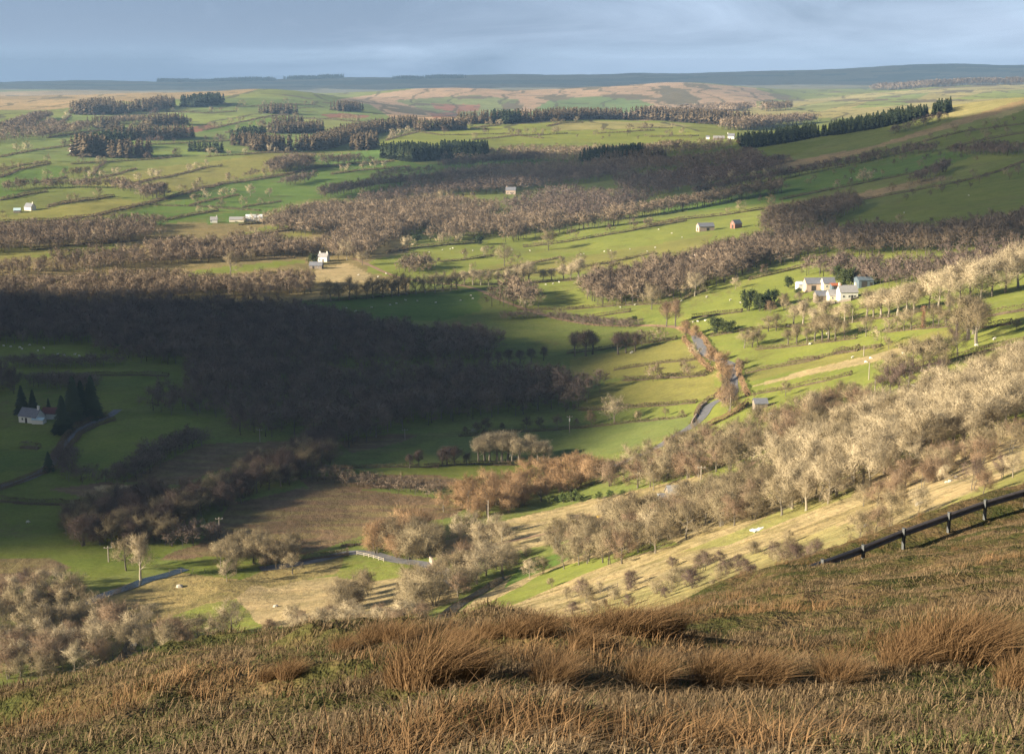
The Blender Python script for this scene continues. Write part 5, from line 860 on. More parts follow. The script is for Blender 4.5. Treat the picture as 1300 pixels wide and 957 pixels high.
# ------------------------------------------------------------------ roads and water, draped on the ground
ASPH = mat('worn_asphalt', (.13, .13, .14), .8, .25, .6); DIRT = mat('muddy_track', (.24, .155, .095), .95, .35, .5)
wm, nt, b = new_mat('stream_water'); b.inputs['Base Color'].default_value = (.02, .03, .04, 1); b.inputs['Roughness'].default_value = .12; b.inputs['Specular IOR Level'].default_value = .5
no = nd(nt, 'ShaderNodeTexNoise', Scale=1.4, Detail=4.0); bp = nd(nt, 'ShaderNodeBump', Strength=.25, Distance=.15); nt.links.new(no.outputs['Fac'], bp.inputs['Height']); nt.links.new(bp.outputs[0], b.inputs['Normal'])
def strip(name, line, wd, m, lift=.10, ymin=150, step=1.5):
    A = hits(line, ymin)[:, :2]
    for _ in range(2):
        B = [A[0]]
        for i in range(len(A) - 1): B += [A[i] * .75 + A[i + 1] * .25, A[i] * .25 + A[i + 1] * .75]
        A = np.array(B + [A[-1]])
    q = []
    for i in range(len(A) - 1):
        k = max(1, int(np.hypot(*(A[i + 1] - A[i])) / step)); q += [A[i] + (A[i + 1] - A[i]) * j / k for j in range(k)]
    q = np.array(q + [A[-1]]); d = unit(np.gradient(q, axis=0)); nr = np.stack([-d[:, 1], d[:, 0]], -1)
    cols = [q + nr * wd * u for u in (-.5, -.25, 0, .25, .5)]; n = len(q)
    zc = [H(c_[:, 0], c_[:, 1]) + lift for c_ in cols]
    V = np.stack([np.stack([c_[:, 0], c_[:, 1], z], -1) for c_, z in zip(cols, zc)], 1).reshape(-1, 3); I = np.arange(n * 5).reshape(n, 5)
    Fq = np.stack([I[:-1, :-1], I[:-1, 1:], I[1:, 1:], I[1:, :-1]], -1).reshape(-1, 4)
    return tag(link(name, mesh_np(name, V, Fq, [m], smooth_=True)), kind='structure')
strip('road', [(883,426),(889,440),(898,452),(915,458),(930,463),(932,474),(929,486),(931,500),(922,506),(910,509),(898,517),(891,530),(878,542),(859,552),(843,563),(822,574),(801,582),(780,592)], 4.2, ASPH)
strip('road', [(150,520),(138,529),(116,538),(95,549),(82,561),(72,575),(64,590),(50,602),(20,614),(-20,620)], 3.6, ASPH)
strip('road', [(330,722),(400,712),(447,700),(475,703),(500,711),(530,714),(556,720),(568,731),(580,742)], 4.0, ASPH)
strip('track', [(883,426),(870,418),(850,414),(818,413),(790,414),(740,411),(690,400),(640,384),(614,369),(580,361),(526,357),(490,347),(470,337),(448,328)], 3.4, DIRT)
strip('track', [(905,640),(925,612),(938,600),(960,585)], 2.6, DIRT); strip('track', [(600,698),(660,684),(700,676),(712,672)], 2.4, DIRT)
strip('stream', [(235,722),(215,729),(200,733),(186,736),(172,742),(157,748),(140,753),(122,759),(106,768),(90,780)], 3.4, wm, .12)
strip('stream', [(175,800),(168,815),(160,830),(150,840)], 3.0, wm, .12); strip('stream', [(640,732),(610,752),(585,765),(570,776),(562,790),(556,802)], 3.6, wm, .12)

# ------------------------------------------------------------------ buildings
WHT = mat('limewash', (.64, .62, .57), .9, .06, .6); CRM = mat('cream_render', (.62, .55, .44), .9, .1, .6); STN = mat('field_stone', (.22, .18, .145), .95, .35, 1.6); PST = mat('pink_stone', (.42, .32, .26), .95, .25, 1.4); RBR = mat('red_brick', (.24, .12, .09), .9, .25, 1.5)
SLT = mat('slate', (.15, .155, .18), .7, .2, 1.5, .3); PSL = mat('pale_slate', (.27, .26, .26), .75, .2, 1.4, .3); RST = mat('rusty_sheet', (.36, .12, .06), .7, .3, 1.2); BLS = mat('blue_sheet', (.10, .13, .16), .6, .2, .8, .3); SHT = mat('white_sheet', (.6, .62, .64), .5, .06, .5, .4); DRD = mat('maroon_roof', (.12, .05, .05), .8, .2, 1.2); LBL = mat('pale_blue_sheet', (.40, .52, .56), .6, .1, .6, .3)
GLS = mat('window_glass', (.02, .022, .025), .1, .1, 1, .6); FRM = mat('painted_frame', (.6, .6, .58), .6, .1, 2); DOR = mat('dark_door', (.05, .045, .04), .8, .2, 2); TIM = mat('weathered_timber', (.16, .13, .105), .95, .3, 3)
def building(name, label, cat, px, py, L, D, e, r, rot, wallm, roofm, chim=(), wins=(), doors=(), group=None, ymin=150):
    p = hit(px, py, ymin); o = empty(name, (p[0], p[1] + D / 2, p[2]), R(rot)); tag(o, label, cat, group)
    wb = MB(); wb.prism([(-D / 2, -1.2), (D / 2, -1.2), (D / 2, e), (0, r), (-D / 2, e)], -L / 2, L / 2); wb.build('wall', wallm, o)
    ov, t = .3, .16; k = (r - e) / (D / 2); rb = MB()
    for s in (-1, 1):
        y1, z1 = s * (D / 2 + ov), e - ov * k
        rb.prism([(0, r + .02), (y1, z1 + .02), (y1, z1 + t), (0, r + t + .02)][:: s], -L / 2 - .25, L / 2 + .25)
    rf = rb.build('roof', roofm, o)
    for x in chim:
        cb = MB(); cb.box(x - .4, -.35, r - .7, x + .4, .35, r + 1.1); cb.box(x - .5, -.45, r + 1.1, x + .5, .45, r + 1.25); cb.tube([(x - .15, 0, r + 1.25), (x - .15, 0, r + 1.6)], [.12, .1], 6); cb.build('chimney', wallm, rf)
    def opening(kind, face, u, z, w_, h_):
        def bx(mb, du0, du1, z0, z1, d0, d1):
            if face == 'f': mb.box(u + du0, -D / 2 - d1, z0, u + du1, -D / 2 - d0, z1)
            elif face == 'l': mb.box(-L / 2 - d1, u + du0, z0, -L / 2 - d0, u + du1, z1)
            else: mb.box(L / 2 + d0, u + du0, z0, L / 2 + d1, u + du1, z1)
        f = MB()
        for q in ((-w_ / 2 - .07, -w_ / 2, z, z + h_), (w_ / 2, w_ / 2 + .07, z, z + h_), (-w_ / 2 - .07, w_ / 2 + .07, z + h_, z + h_ + .08), (-w_ / 2 - .12, w_ / 2 + .12, z - .1, z)): bx(f, *q, -.02, .06)
        if kind == 'window': bx(f, -.025, .025, z, z + h_, -.02, .045)
        fo = f.build(kind, FRM if kind == 'window' else DOR, o)
        g = MB(); bx(g, -w_ / 2, w_ / 2, z, z + h_, -.01, .02); g.build('pane' if kind == 'window' else 'leaf', GLS if kind == 'window' else DOR, fo)
    for q in wins: opening('window', *q)
    for q in doors: opening('door', *q)
    return o
W2 = [('f', -2.4, 1.0, .9, 1.0), ('f', 2.4, 1.0, .9, 1.0)]
building('farmhouse', 'white farmhouse with grey slate roof and two gable chimneys', 'house', 1077, 380, 8.6, 6, 3.4, 6.2, 6, WHT, PSL, (-3.9, 3.9), [('f', -2.6, .9, .9, 1.0), ('f', .1, .9, .9, 1.0), ('f', 2.8, .9, .9, 1.0)], [('f', 1.5, 0, .9, 1.9)])
building('farm_cottage', 'low grey roofed range joined to the white farmhouse gable', 'house', 1060, 381.5, 6.0, 5.6, 2.4, 4.8, 6, CRM, PSL, (), [('f', -1.5, .8, .8, .8)], [('f', .9, 0, 1.0, 1.9)])
building('stone_barn', 'dark fronted stone barn with slate roof at the end of the farmhouse range', 'barn', 1045.5, 383, 7.4, 5.6, 2.9, 4.9, 6, STN, SLT, (), [], [('f', -1.8, 0, 1.8, 2.2), ('f', 1.6, 0, 1.2, 2.0)])
building('long_barn', 'long slate roofed barn with pale pink gable across the farmyard', 'barn', 1036, 369, 10.5, 7, 3.6, 6.0, 4, PST, SLT, (), [('f', 2.5, 1.2, .8, .8)], [('f', -1.5, 0, 2.2, 2.5)])
building('white_shed', 'bright white shed at the western end of the long barn', 'shed', 1018.5, 368.5, 4.6, 6, 2.9, 4.0, 4, WHT, SHT)
building('cowshed', 'cream walled cowshed with slate roof next to the long barn', 'barn', 1052.5, 367.5, 6, 6.5, 3.2, 5.6, 4, CRM, SLT, (), [('f', -1.4, 1.2, .8, .8)], [('f', 1.2, 0, 1.6, 2.1)])
building('open_shed', 'small shed with a rusty red sheet roof in the farmyard', 'shed', 1061.5, 368, 4.6, 4, 2.2, 3.0, 4, BLS, RST, (), [], [('f', 0, 0, 2.6, 1.9)])
building('steel_shed', 'blue grey steel shed standing apart east of the white farmhouse', 'shed', 1099, 364.5, 7.6, 8, 3.4, 4.6, 4, BLS, BLS, (), [], [('f', -1, 0, 2.6, 2.8), ('f', 2.4, 0, 1.2, 2.2)])
building('field_barn', 'long barn with pale gable and dark slate roof on the high pasture', 'barn', 896, 293.5, 12.5, 6.5, 3.6, 6.0, 14, PST, SLT, (), [], [('l', 0, 0, 1.6, 2.4), ('f', 1, 0, 2, 2.4)])
building('field_barn', 'smaller red walled barn with white gable beside the long high pasture barn', 'barn', 935, 290, 7, 5.5, 3.6, 6.2, 32, RBR, SLT, (), [('l', 0, 3.2, .8, .9)], [('l', -.2, 0, 1.6, 2.4)])
building('cottage', 'small farmhouse with bright white gable among valley trees', 'house', 410.5, 332.5, 7, 5, 3.6, 6.0, -16, WHT, PSL, (-2.8, 2.8), [('l', 0, 1, .9, 1.1), ('l', 0, 3.2, .7, .7), ('f', -2, 1, .9, 1)], [('f', .5, 0, .9, 1.9)])
building('outbuilding', 'low slate roofed outbuilding in front of the small white gabled farmhouse', 'barn', 401, 341.5, 9, 5, 2.4, 4.6, -6, STN, SLT, (), [('f', 2, .9, .8, .8)], [('f', -1.5, 0, 1.2, 1.9)])
building('brick_house', 'pale pink house with dark roof deep in the brown woodland', 'house', 648.5, 247, 10.5, 6, 4.6, 7.6, -4, PST, SLT, (-4.4,), [('f', -3, 1, 1, 1.2), ('f', 0, 1, 1, 1.2), ('f', 3, 1, 1, 1.2)], [('f', 1.5, 0, 1, 2)])
building('polytunnel_barn', 'large white roofed barn below the bright green slope', 'barn', 322, 281, 15, 9, 3.2, 5.6, 4, WHT, SHT); building('low_barn', 'long low pale roofed barn beside the large white roofed barn', 'barn', 300, 282, 13, 8, 2.2, 4.2, 4, CRM, PSL); building('cottage', 'small white cottage at the western end of the white barns', 'house', 271, 283, 6, 5, 2.6, 5, 8, WHT, PSL, (2.4,), W2[:1])
building('cottage', 'small buff cottage with tall pale gable above the lower olive field', 'house', 37, 267.5, 9, 6, 3.2, 6.5, -30, CRM, SLT, (3.8,), [('l', 0, 1, 1, 1.2)]); building('shed', 'blue roofed shed among trees at the western edge', 'shed', 21, 270.5, 6, 5, 2.4, 4.2, 10, STN, LBL)
building('hill_farmhouse', 'white farmhouse beside tall larches on the western hill', 'house', 92.5, 194, 9, 7, 5, 9, -25, WHT, SLT, (-4, 4), [('l', 0, 1, 1, 1.2), ('f', 1, 1, 1, 1.2)])
building('far_farmhouse', 'white gabled far farm at the end of the sunlit crest', 'house', 929, 177, 9, 7, 4, 7.5, -20, WHT, SLT, (-5,), [('l', 0, 1, 1, 1.2)]); building('far_barn', 'long grey far barn west of the crest farm', 'barn', 913, 178, 15, 8, 3, 5.5, 0, STN, PSL); building('far_barn', 'small pale far barn furthest west on the crest farm', 'barn', 899, 177, 6, 6, 3.5, 5.5, -15, WHT, SLT)
building('farmhouse', 'white gabled farmhouse with slate roof in the shaded western fields', 'house', 38, 537, 8.6, 5, 2.6, 5.2, -24, WHT, SLT, (3.6,), [('l', 0, 1.9, .7, 1.2), ('f', -2.4, .9, .8, .9)], [('f', -.6, 0, .9, 1.9)])
building('lean_to', 'low white shed with pale blue roof against the shaded farmhouse', 'shed', 48.5, 538.5, 4.6, 2.8, 1.7, 2.3, -12, WHT, LBL); building('red_shed', 'maroon roofed shed behind the shaded white farmhouse', 'shed', 63, 532.5, 6, 4.5, 2.4, 4.2, -8, WHT, DRD)
building('slate_barn', 'pale stone slate barn half hidden by trees on the lower slope', 'barn', 861, 640, 5.4, 4.6, 2.4, 4.4, 8, STN, PSL, (), [], [('f', 0, 0, 1.2, 1.9)]); building('slate_outhouse', 'lower slate outhouse in front of the pale slate barn', 'barn', 850, 642.5, 4.4, 3.4, 1.6, 3.0, 8, STN, SLT); building('white_hut', 'tiny white hut beside the slate barn', 'hut', 838, 635, .9, 1.4, 1.3, 1.6, 0, WHT, SHT)
building('dark_barn', 'small dark roofed barn in the trees below the lane', 'barn', 966, 519, 4.4, 4, 1.9, 3.2, 4, STN, SLT); building('caravan_shed', 'tiny white walled shed with dark windows below the dark barn', 'shed', 980, 533, 1.6, 2, 1.5, 1.9, 0, WHT, SHT, (), [('f', -.35, .6, .35, .5), ('f', .35, .6, .35, .5)]); building('caravan_shed', 'second white shed just east of the tiny white windowed shed', 'shed', 990, 532.5, 1.4, 2, 1.3, 1.7, 0, WHT, SHT, (), [('f', 0, .5, .5, .5)])
def wall(name, line, h, t, m, label, cat='wall'):
    A = hits(line); mb = MB(); rng = np.random.default_rng(3)
    q = []
    for i in range(len(A) - 1):
        k = max(2, int(np.hypot(*(A[i + 1] - A[i])[:2]) / 1.5)); q += [A[i, :2] + (A[i + 1] - A[i])[:2] * j / k for j in range(k)]
    q = np.array(q + [A[-1, :2]]); d = unit(np.gradient(q, axis=0)); n = np.stack([-d[:, 1], d[:, 0]], -1); z = H(q[:, 0], q[:, 1]); hh = h * rng.uniform(.85, 1.1, len(q))
    V = np.stack([np.c_[q - n * t / 2, z - .3], np.c_[q - n * t * .35, z + hh], np.c_[q + n * t * .35, z + hh], np.c_[q + n * t / 2, z - .3]], 1).reshape(-1, 3)
    f = [(i * 4 + a, i * 4 + 4 + a, i * 4 + 5 + a, i * 4 + 1 + a) for i in range(len(q) - 1) for a in range(3)] + [(0, 1, 2, 3), tuple(len(q) * 4 - k for k in (1, 2, 3, 4))]
    mb.add(V, f); return tag(mb.build(name, m), label, cat)
rl = RAILP[:, :2] + np.array([.35, -.95]) * 3.0; rw = RAILP[:, :2] + np.array([.35, -.95]) * 1.4
V_ = [(*q, float(H(*q)) + .06) for a_, c_ in zip(rl, rw) for q in (a_, a_ * .5 + c_ * .5, c_)]
tag(link('road', mesh_np('road', V_, [(i * 3 + j, i * 3 + j + 1, i * 3 + j + 4, i * 3 + j + 3) for i in range(len(rl) - 1) for j in range(2)], [ASPH])), kind='structure')
wall('yard_wall', [(1046,386),(1062,385),(1080,382),(1090,379)], 1.1, .5, STN, 'dark stone yard wall in front of the white farmhouse range')
wall('bridge_parapet', [(546,712),(549,717),(551,722),(554,727)], 1.5, .6, PST, 'stone bridge parapet beside the road bend above the stream')
wall('dry_stone_wall', [(878,538),(884,528),(888,519),(897,512)], 1.0, .5, PST, 'low stone wall round the lane corner')
# white rail fence by the road bend
def fence(line, sp, h, m, label, rails=2, ymin=150, name='post_fence'):
    A = hits(line, ymin); q = []
    for i in range(len(A) - 1):
        k = max(1, int(np.hypot(*(A[i + 1] - A[i])[:2]) / sp)); q += [A[i, :2] + (A[i + 1] - A[i])[:2] * j / k for j in range(k)]
    q = np.array(q + [A[-1, :2]]); z = H(q[:, 0], q[:, 1]); o = empty(name, (q[0, 0], q[0, 1], z[0])); tag(o, label, 'fence'); c0 = np.array([q[0, 0], q[0, 1], z[0]])
    pm = MB(); pm.box(-.06, -.06, -.4, .06, .06, h); pme = None
    for i in range(len(q)):
        P = np.array([q[i, 0], q[i, 1], z[i]]) - c0
        if pme is None: po = pm.build('post', m, o, P); pme = po.data
        else: link('post', pme, o, P)
    for r_ in range(rails):
        rb = MB(); zz = h * (.9 - .42 * r_)
        for i in range(len(q) - 1): rb.tube([np.array([q[i, 0], q[i, 1], z[i] + zz]) - c0, np.array([q[i + 1, 0], q[i + 1, 1], z[i + 1] + zz]) - c0], [.035, .035], 4)
        rb.build('rail', m, o)
    return o
fence([(453,704),(462,706),(474,709),(487,713)], 2.0, 1.1, CRM, 'white post and rail fence beside the grey road bend')
fence([(762,754),(772,750),(784,746)], 1.8, 1.0, TIM, 'short grey timber fence scrap on the lower slope')
fence([(940,604),(955,602),(972,596)], 2.2, 1.1, TIM, 'timber fence along the top of the small green clearing')
fence([(420,690),(380,698),(330,706)], 3.2, 1.1, TIM, 'line of thin posts along the bracken marsh by the road')
fence([(215,727),(260,726),(300,727)], 3.0, 1.1, TIM, 'thin post fence above the golden field', 1)

# ------------------------------------------------------------------ utility poles
PLM = mat('pole_timber', (.27, .23, .19), .9, .2, 2); CER = mat('insulator', (.55, .55, .5), .3, .1, 3)
def pole(px, py, hpx, label, arm=True, tf=False):
    p = vhit(px, py); h = hpx * np.linalg.norm(p) / F; o = empty('utility_pole', p, R(rt.uniform(-25, 25))); tag(o, label, 'pole', None)
    m = MB(); m.tube([(0, 0, -1), (0, 0, h * .5), (0, 0, h)], [.2, .17, .13], 8); m.build('shaft', PLM, o)
    if arm:
        m = MB(); m.box(-1.1, -.09, h - .55, 1.1, -.22, h - .38); ar = m.build('crossarm', PLM, o)
        for x in (-.95, 0, .95):
            m = MB(); m.tube([(x, -.15, h - .38), (x, -.15, h - .12)], [.07, .05], 6); m.build('insulator', CER, ar)
    if tf:
        m = MB(); m.tube([(0, -.42, h - 2.0), (0, -.42, h - 1.0)], [.28, .28], 10); m.build('transformer', CER, o)
for a in [(138,713,20,'pole with a clear crossarm standing beside the shaded stream'), (279,683,27,'pole at the edge of the bracken marsh by dark thicket'), (620,662,28,'tall pale pole at the foot of the sunlit straw field', False), (330,561,17,'thin pole at the lower edge of the dark wood'), (514,558,14,'thin pole on the marsh below the dark wood'),
          (723,549,22,'pole with a pale transformer in the thorn row', True, True), (927,525,22,'pale pole standing in the thicket by the lower lane', False), (957.5,580,17,'pale pole at the top of the green clearing', False), (890,609,18,'pole with crossarm below the tangled wood'),
          (1103,482,22,'pole on the sheep pasture above the slope wood', False), (1110.5,503,22,'pole at the hedge just below the sheep pasture', False), (1054,548,21,'pole beside the orange red bush', False), (1096.5,452,13,'short looking pole on the straw coloured strip', False), (1082,410,19,'pole in the pasture directly below the white farmhouse', False), (808,680,10,'slim post at the russet tree by the scrap yard', False)]:
    pole(*a)

# ------------------------------------------------------------------ sheep
WOOL = mat('fleece', (.58, .55, .48), 1.0, .12, 6); FACE = mat('sheep_face', (.5, .46, .4), .9, .2, 6)
def sheep_mesh(graze):
    me = bpy.data.meshes.new('sheep')
    hz_ = .28 if graze else .95
    V = [(0,0,.62),(.38,0,.66),(-.40,0,.62),(.60,0,.76 if not graze else .62),(.78,0,hz_ + .05),(.93,0,hz_ - .06),
         (.36,.14,.36),(.36,.14,0),(.36,-.14,.36),(.36,-.14,0),(-.36,.15,.38),(-.40,.15,.2),(-.36,.15,0),(-.36,-.15,.38),(-.40,-.15,.2),(-.36,-.15,0),(-.56,0,.62)]
    E = [(0,1),(0,2),(1,3),(3,4),(4,5),(1,6),(6,7),(1,8),(8,9),(2,10),(10,11),(11,12),(2,13),(13,14),(14,15),(2,16)]
    me.from_pydata(V, E, []); o = bpy.data.objects.new('tmp', me); C.objects.link(o); o.modifiers.new('s', 'SKIN'); ss = o.modifiers.new('u', 'SUBSURF'); ss.levels = 1
    for i, r_ in enumerate([.33,.31,.33,.18,.12,.06,.08,.045,.08,.045,.11,.06,.045,.11,.06,.045,.12]): me.skin_vertices[0].data[i].radius = (r_, r_)
    me.skin_vertices[0].data[0].use_root = True
    dg = bpy.context.evaluated_depsgraph_get(); out = bpy.data.meshes.new_from_object(o.evaluated_get(dg)); bpy.data.objects.remove(o); out.name = 'sheep'
    out.materials.clear(); out.materials.append(WOOL); out.materials.append(FACE)
    for pl in out.polygons:
        c_ = pl.center
        if c_.x > .84 or c_.z < .2: pl.material_index = 1
    return out
SHEEP = [sheep_mesh(True), sheep_mesh(False)]
rs = random.Random(12)
for pts, lb, gp in [
 ([(5,440),(14,441),(25,442),(28,444),(38,439),(48,446),(56,443),(73,451),(82,452),(95,451),(101,453)], 'white sheep grazing in the shaded field beside the dark wood', 'sheep in the shaded field by the wood'),
 ([(420,393),(430,395),(440,392),(495,388),(503,386),(515,382),(530,383),(553,385),(585,382),(600,380),(598,376),(472,391),(451,396)], 'white sheep spread over the shaded green field below the tree row', 'sheep on the shaded green field'),
 ([(528,324),(545,321),(562,318),(572,317),(575,316),(588,322),(600,319),(650,318),(673,319)], 'white sheep on the pasture around the lone round tree', 'sheep near the lone round tree'),
 ([(680,365),(693,362),(702,361),(710,359),(653,372)], 'white sheep along the hedge of the small bright pasture', 'sheep on the small bright pasture'),
 ([(738,324),(741,323),(767,320),(775,319),(800,317),(832,315),(836,292),(853,297),(866,302),(822,320)], 'white sheep strung out across the barn pasture', 'sheep on the barn pasture'),
 ([(788,391),(806,388),(865,383),(897,378),(927,382),(940,385)], 'white sheep below the dense round wood', 'sheep below the dense round wood'),
 ([(880,410),(886,409),(895,408),(872,411)], 'white sheep in the small field above the lane', 'sheep above the lane'), ([(801,449),(803,448)], 'one of two white sheep close together in the lane field', 'sheep pair in the lane field'),
 ([(1082,455),(1099,461),(1105,456),(1147,450)], 'white sheep on the pasture beside the poles', 'sheep beside the poles'), ([(1172,484),(1160,492)], 'white sheep at the hedge above the slope wood', 'sheep above the slope wood'),
 ([(1028,421),(1030,420),(1050,425),(1028,438),(1000,415)], 'white sheep in the field below the farm hedge', 'sheep below the farm hedge'), ([(35,664)], 'single white sheep in the lowest shaded western pasture', None),
 ([(1230,249),(1148,271),(1080,227),(1110,218),(1172,201),(1120,202)], 'white sheep scattered on the shaded eastern hillside', 'sheep on the eastern hillside'), ([(600,548),(654,582),(648,580)], 'white sheep near the poplars', 'sheep near the poplars'),
 ([(40,284),(120,323),(122,322),(160,280),(170,277)], 'white sheep in the low western fields', 'sheep in the low western fields'), ([(490,348),(480,352),(455,350)], 'white sheep beside the farmhouse track', 'sheep by the farmhouse track'), ([(1240,440),(1262,432)], 'white sheep below the thick dark bush hedge', 'sheep below the bush hedge')]:
    for x, y in pts:
        o = link('sheep', rs.choice(SHEEP), None, vhit(x, y)); o.rotation_euler = (0, 0, rs.choice([rs.uniform(-.7, .7), math.pi + rs.uniform(-.7, .7)])); s_ = rs.uniform(.85, 1.0); o.scale = (s_, s_, s_); tag(o, lb, 'sheep', gp)

# ------------------------------------------------------------------ odds and ends in the fields
YEL_ = mat('yellow_paint', (.55, .33, .03), .5, .15, 3, .4); DRK = mat('dark_steel', (.05, .05, .055), .6, .25, 3, .4); TYR = mat('rubber', (.025, .025, .025), .9, .2, 4)
p = vhit(763,660); o = empty('digger', p, R(20)); tag(o, 'small yellow digger on the sunlit straw field by the russet tree', 'digger')
for s in (-1, 1):
    m = MB(); m.prism([(s * .75 - .2, .1), (s * .75 + .2, .1), (s * .75 + .2, .55), (s * .75 - .2, .55)], -1.1, 1.1); m.build('track', TYR, o, bevel=.12)
m = MB(); m.box(-1.0, -.8, .6, .9, .8, 1.2); m.build('body', YEL_, o, bevel=.08)
m = MB(); m.box(-.1, -.75, 1.2, .85, .1, 2.15); cb = m.build('cab', YEL_, o, bevel=.06); m = MB(); m.box(-.0, -.77, 1.4, .75, .12, 2.0); m.build('window', GLS, cb)
m = MB(); m.tube([(.9, .3, 1.0), (1.9, .3, 2.1), (2.9, .3, 1.6)], [.16, .16, .13], 6); m.tube([(2.9, .3, 1.6), (3.0, .3, .6)], [.12, .1], 6); am = m.build('arm', YEL_, o)
m = MB(); m.prism([(.05, .7), (.55, .7), (.55, .25), (.05, .25)], 2.7, 3.3); m.build('bucket', DRK, am)
def trailer(px, py, L, label, rz):
    o = empty('farm_trailer', vhit(px, py), R(rz)); tag(o, label, 'trailer')
    m = MB(); m.box(-L / 2, -.9, .6, L / 2, .9, .75); m.box(-L / 2, -.9, .75, L / 2, -.82, 1.3); m.box(-L / 2, .82, .75, L / 2, .9, 1.3); m.box(-L / 2, -.82, .75, -L / 2 + .08, .82, 1.3); m.build('bed', DRK, o)
    m = MB(); m.tube([(L / 2, 0, .62), (L / 2 + 1.1, 0, .5)], [.07, .06], 6); m.build('drawbar', DRK, o)
    for s in (-1, 1): m = MB(); m.tube([(-.3, s * 1.05, .4), (-.3, s * .9, .4)], [.4, .4], 14); m.build('wheel', TYR, o)
trailer(751, 662, 3.2, 'dark flat trailer next to the yellow digger', 10); trailer(730, 660, 2.4, 'small dark trailer west of the yellow digger', -15)
p = vhit(966, 671); m = MB(); g = 10; vs = [(( i / g - .5) * 4.6 + .15 * math.sin(j * 1.7), (j / 4 - .5) * 1.7 + .12 * math.sin(i * 1.3), - .02 + .2 * math.sin(math.pi * i / g) * math.sin(math.pi * j / 4) + .06 * math.sin(i * 2.1 + j)) for i in range(g + 1) for j in range(5)]
vs2 = [(x, y, -.15) for x, y, z in vs]; k = len(vs)
fs = [(i * 5 + j, i * 5 + 5 + j, i * 5 + 6 + j, i * 5 + 1 + j) for i in range(g) for j in range(4)]; edge = [i * 5 for i in range(g + 1)] + [g * 5 + j for j in range(1, 5)] + [i * 5 + 4 for i in range(g - 1, -1, -1)] + [j for j in range(3, 0, -1)]
m.add(vs + vs2, fs + [tuple(q + k for q in f[::-1]) for f in fs] + [(a, c_, c_ + k, a + k) for a, c_ in zip(edge, edge[1:] + edge[:1])]); o = m.build('plastic_cover', SHT, None, p); o.rotation_euler = (0, 0, R(30)); tag(o, 'crumpled white plastic cover lying under trees on the slope', 'cover')
# brick red columnar beech
p = vhit(1172, 418); o = empty('columnar_beech', p); tag(o, 'narrow brick red column of a beech keeping its dead leaves', 'tree'); rng = np.random.default_rng(8)
m = MB(); m.tube([(0, 0, -.5), (0, 0, 4), (0, 0, 8.4)], [.25, .18, .04], 7); m.build('trunk', BARK, o); P = np.stack([rng.normal(size=1500) * .42, rng.normal(size=1500) * .42, rng.uniform(.6, 9, 1500)], -1)
V, f = slivers(P, rng.normal(size=P.shape) + [0, 0, .8], rng.uniform(.2, .45, 1500), rng.uniform(.15, .25, 1500), rng); link('crown', mesh_np('beech_crown', V, f, [plant_mat('dead_beech_leaves', (.22, .115, .07), (.26, .14, .085), False)]), o)
# boulders on the lit bank
RCK = mat('lichen_rock', (.36, .33, .28), .95, .25, 2)
for x, y, s_ in [(1202,612,.4), (1207,611,.5), (1214,606,.45), (1168,640,.7), (1230,640,.9), (1228,638,.5), (1100,668,.6), (350,770,.8), (228,745,1.1)]:
    rng = np.random.default_rng(int(x)); m = MB(); n1 = 7
    vs = [(0, 0, .75)] + [((1 - .25 * (l == 0)) * math.cos(6.283 * i / n1) * rng.uniform(.8, 1.15), .75 * math.sin(6.283 * i / n1) * rng.uniform(.8, 1.15), (.5, .05, -.4)[l] * rng.uniform(.85, 1.1)) for l in range(3) for i in range(n1)]
    fs = [(0, 1 + i, 1 + (i + 1) % n1) for i in range(n1)] + [(1 + l * n1 + i, 1 + (l + 1) * n1 + i, 1 + (l + 1) * n1 + (i + 1) % n1, 1 + l * n1 + (i + 1) % n1) for l in range(2) for i in range(n1)]
    m.add(vs, fs); o = m.build('boulder', RCK, None, vhit(x, y)); o.scale = (s_, s_, s_); tag(o, 'dark wet boulder on the golden field by the stream' if x == 228 else 'pale boulder below the pale straw field' if x == 350 else 'pale boulder on the lit bank behind the crash barrier', 'boulder', None if x in (228, 350) else 'boulders on the lit bank')

# ------------------------------------------------------------------ crash barrier
STL = mat('dull_galvanised_steel', (.10, .085, .08), .55, .35, 2.5, .4, .3); GAL = mat('grey_post_steel', (.085, .09, .095), .6, .2, 3, .4, .3)
B = [np.array(q) for q in RAILP]
for q in B: q[2] = float(H(q[0], q[1]))
o = empty('crash_barrier', B[2]); tag(o, 'dark steel crash barrier on grey posts along the hillside road', 'barrier'); c0 = np.array(B[2])
prof = [(0, .50), (.075, .56), (.075, .62), (0, .67), (0, .71), (.075, .76), (.075, .82), (0, .88), (-.02, .88), (.055, .815), (.055, .765), (-.02, .72), (-.02, .66), (.055, .615), (.055, .565), (-.02, .50)]
nrm = []
for i in range(len(B)):
    d = B[min(i + 1, len(B) - 1)] - B[max(i - 1, 0)]; d = d[:2] / np.hypot(*d[:2]); nrm.append(np.array([d[1], -d[0], 0]))
m = MB(); vs = []; n = len(prof)
for q, nn in zip(B, nrm): vs += [tuple(q - c0 + nn * u * 1.2 + np.array([0, 0, z + .02])) for u, z in prof]
m.add(vs, [(i * n + j, i * n + (j + 1) % n, (i + 1) * n + (j + 1) % n, (i + 1) * n + j) for i in range(len(B) - 1) for j in range(n)] + [tuple(range(n))[::-1], tuple((len(B) - 1) * n + j for j in range(n))]); m.build('rail', STL, o)
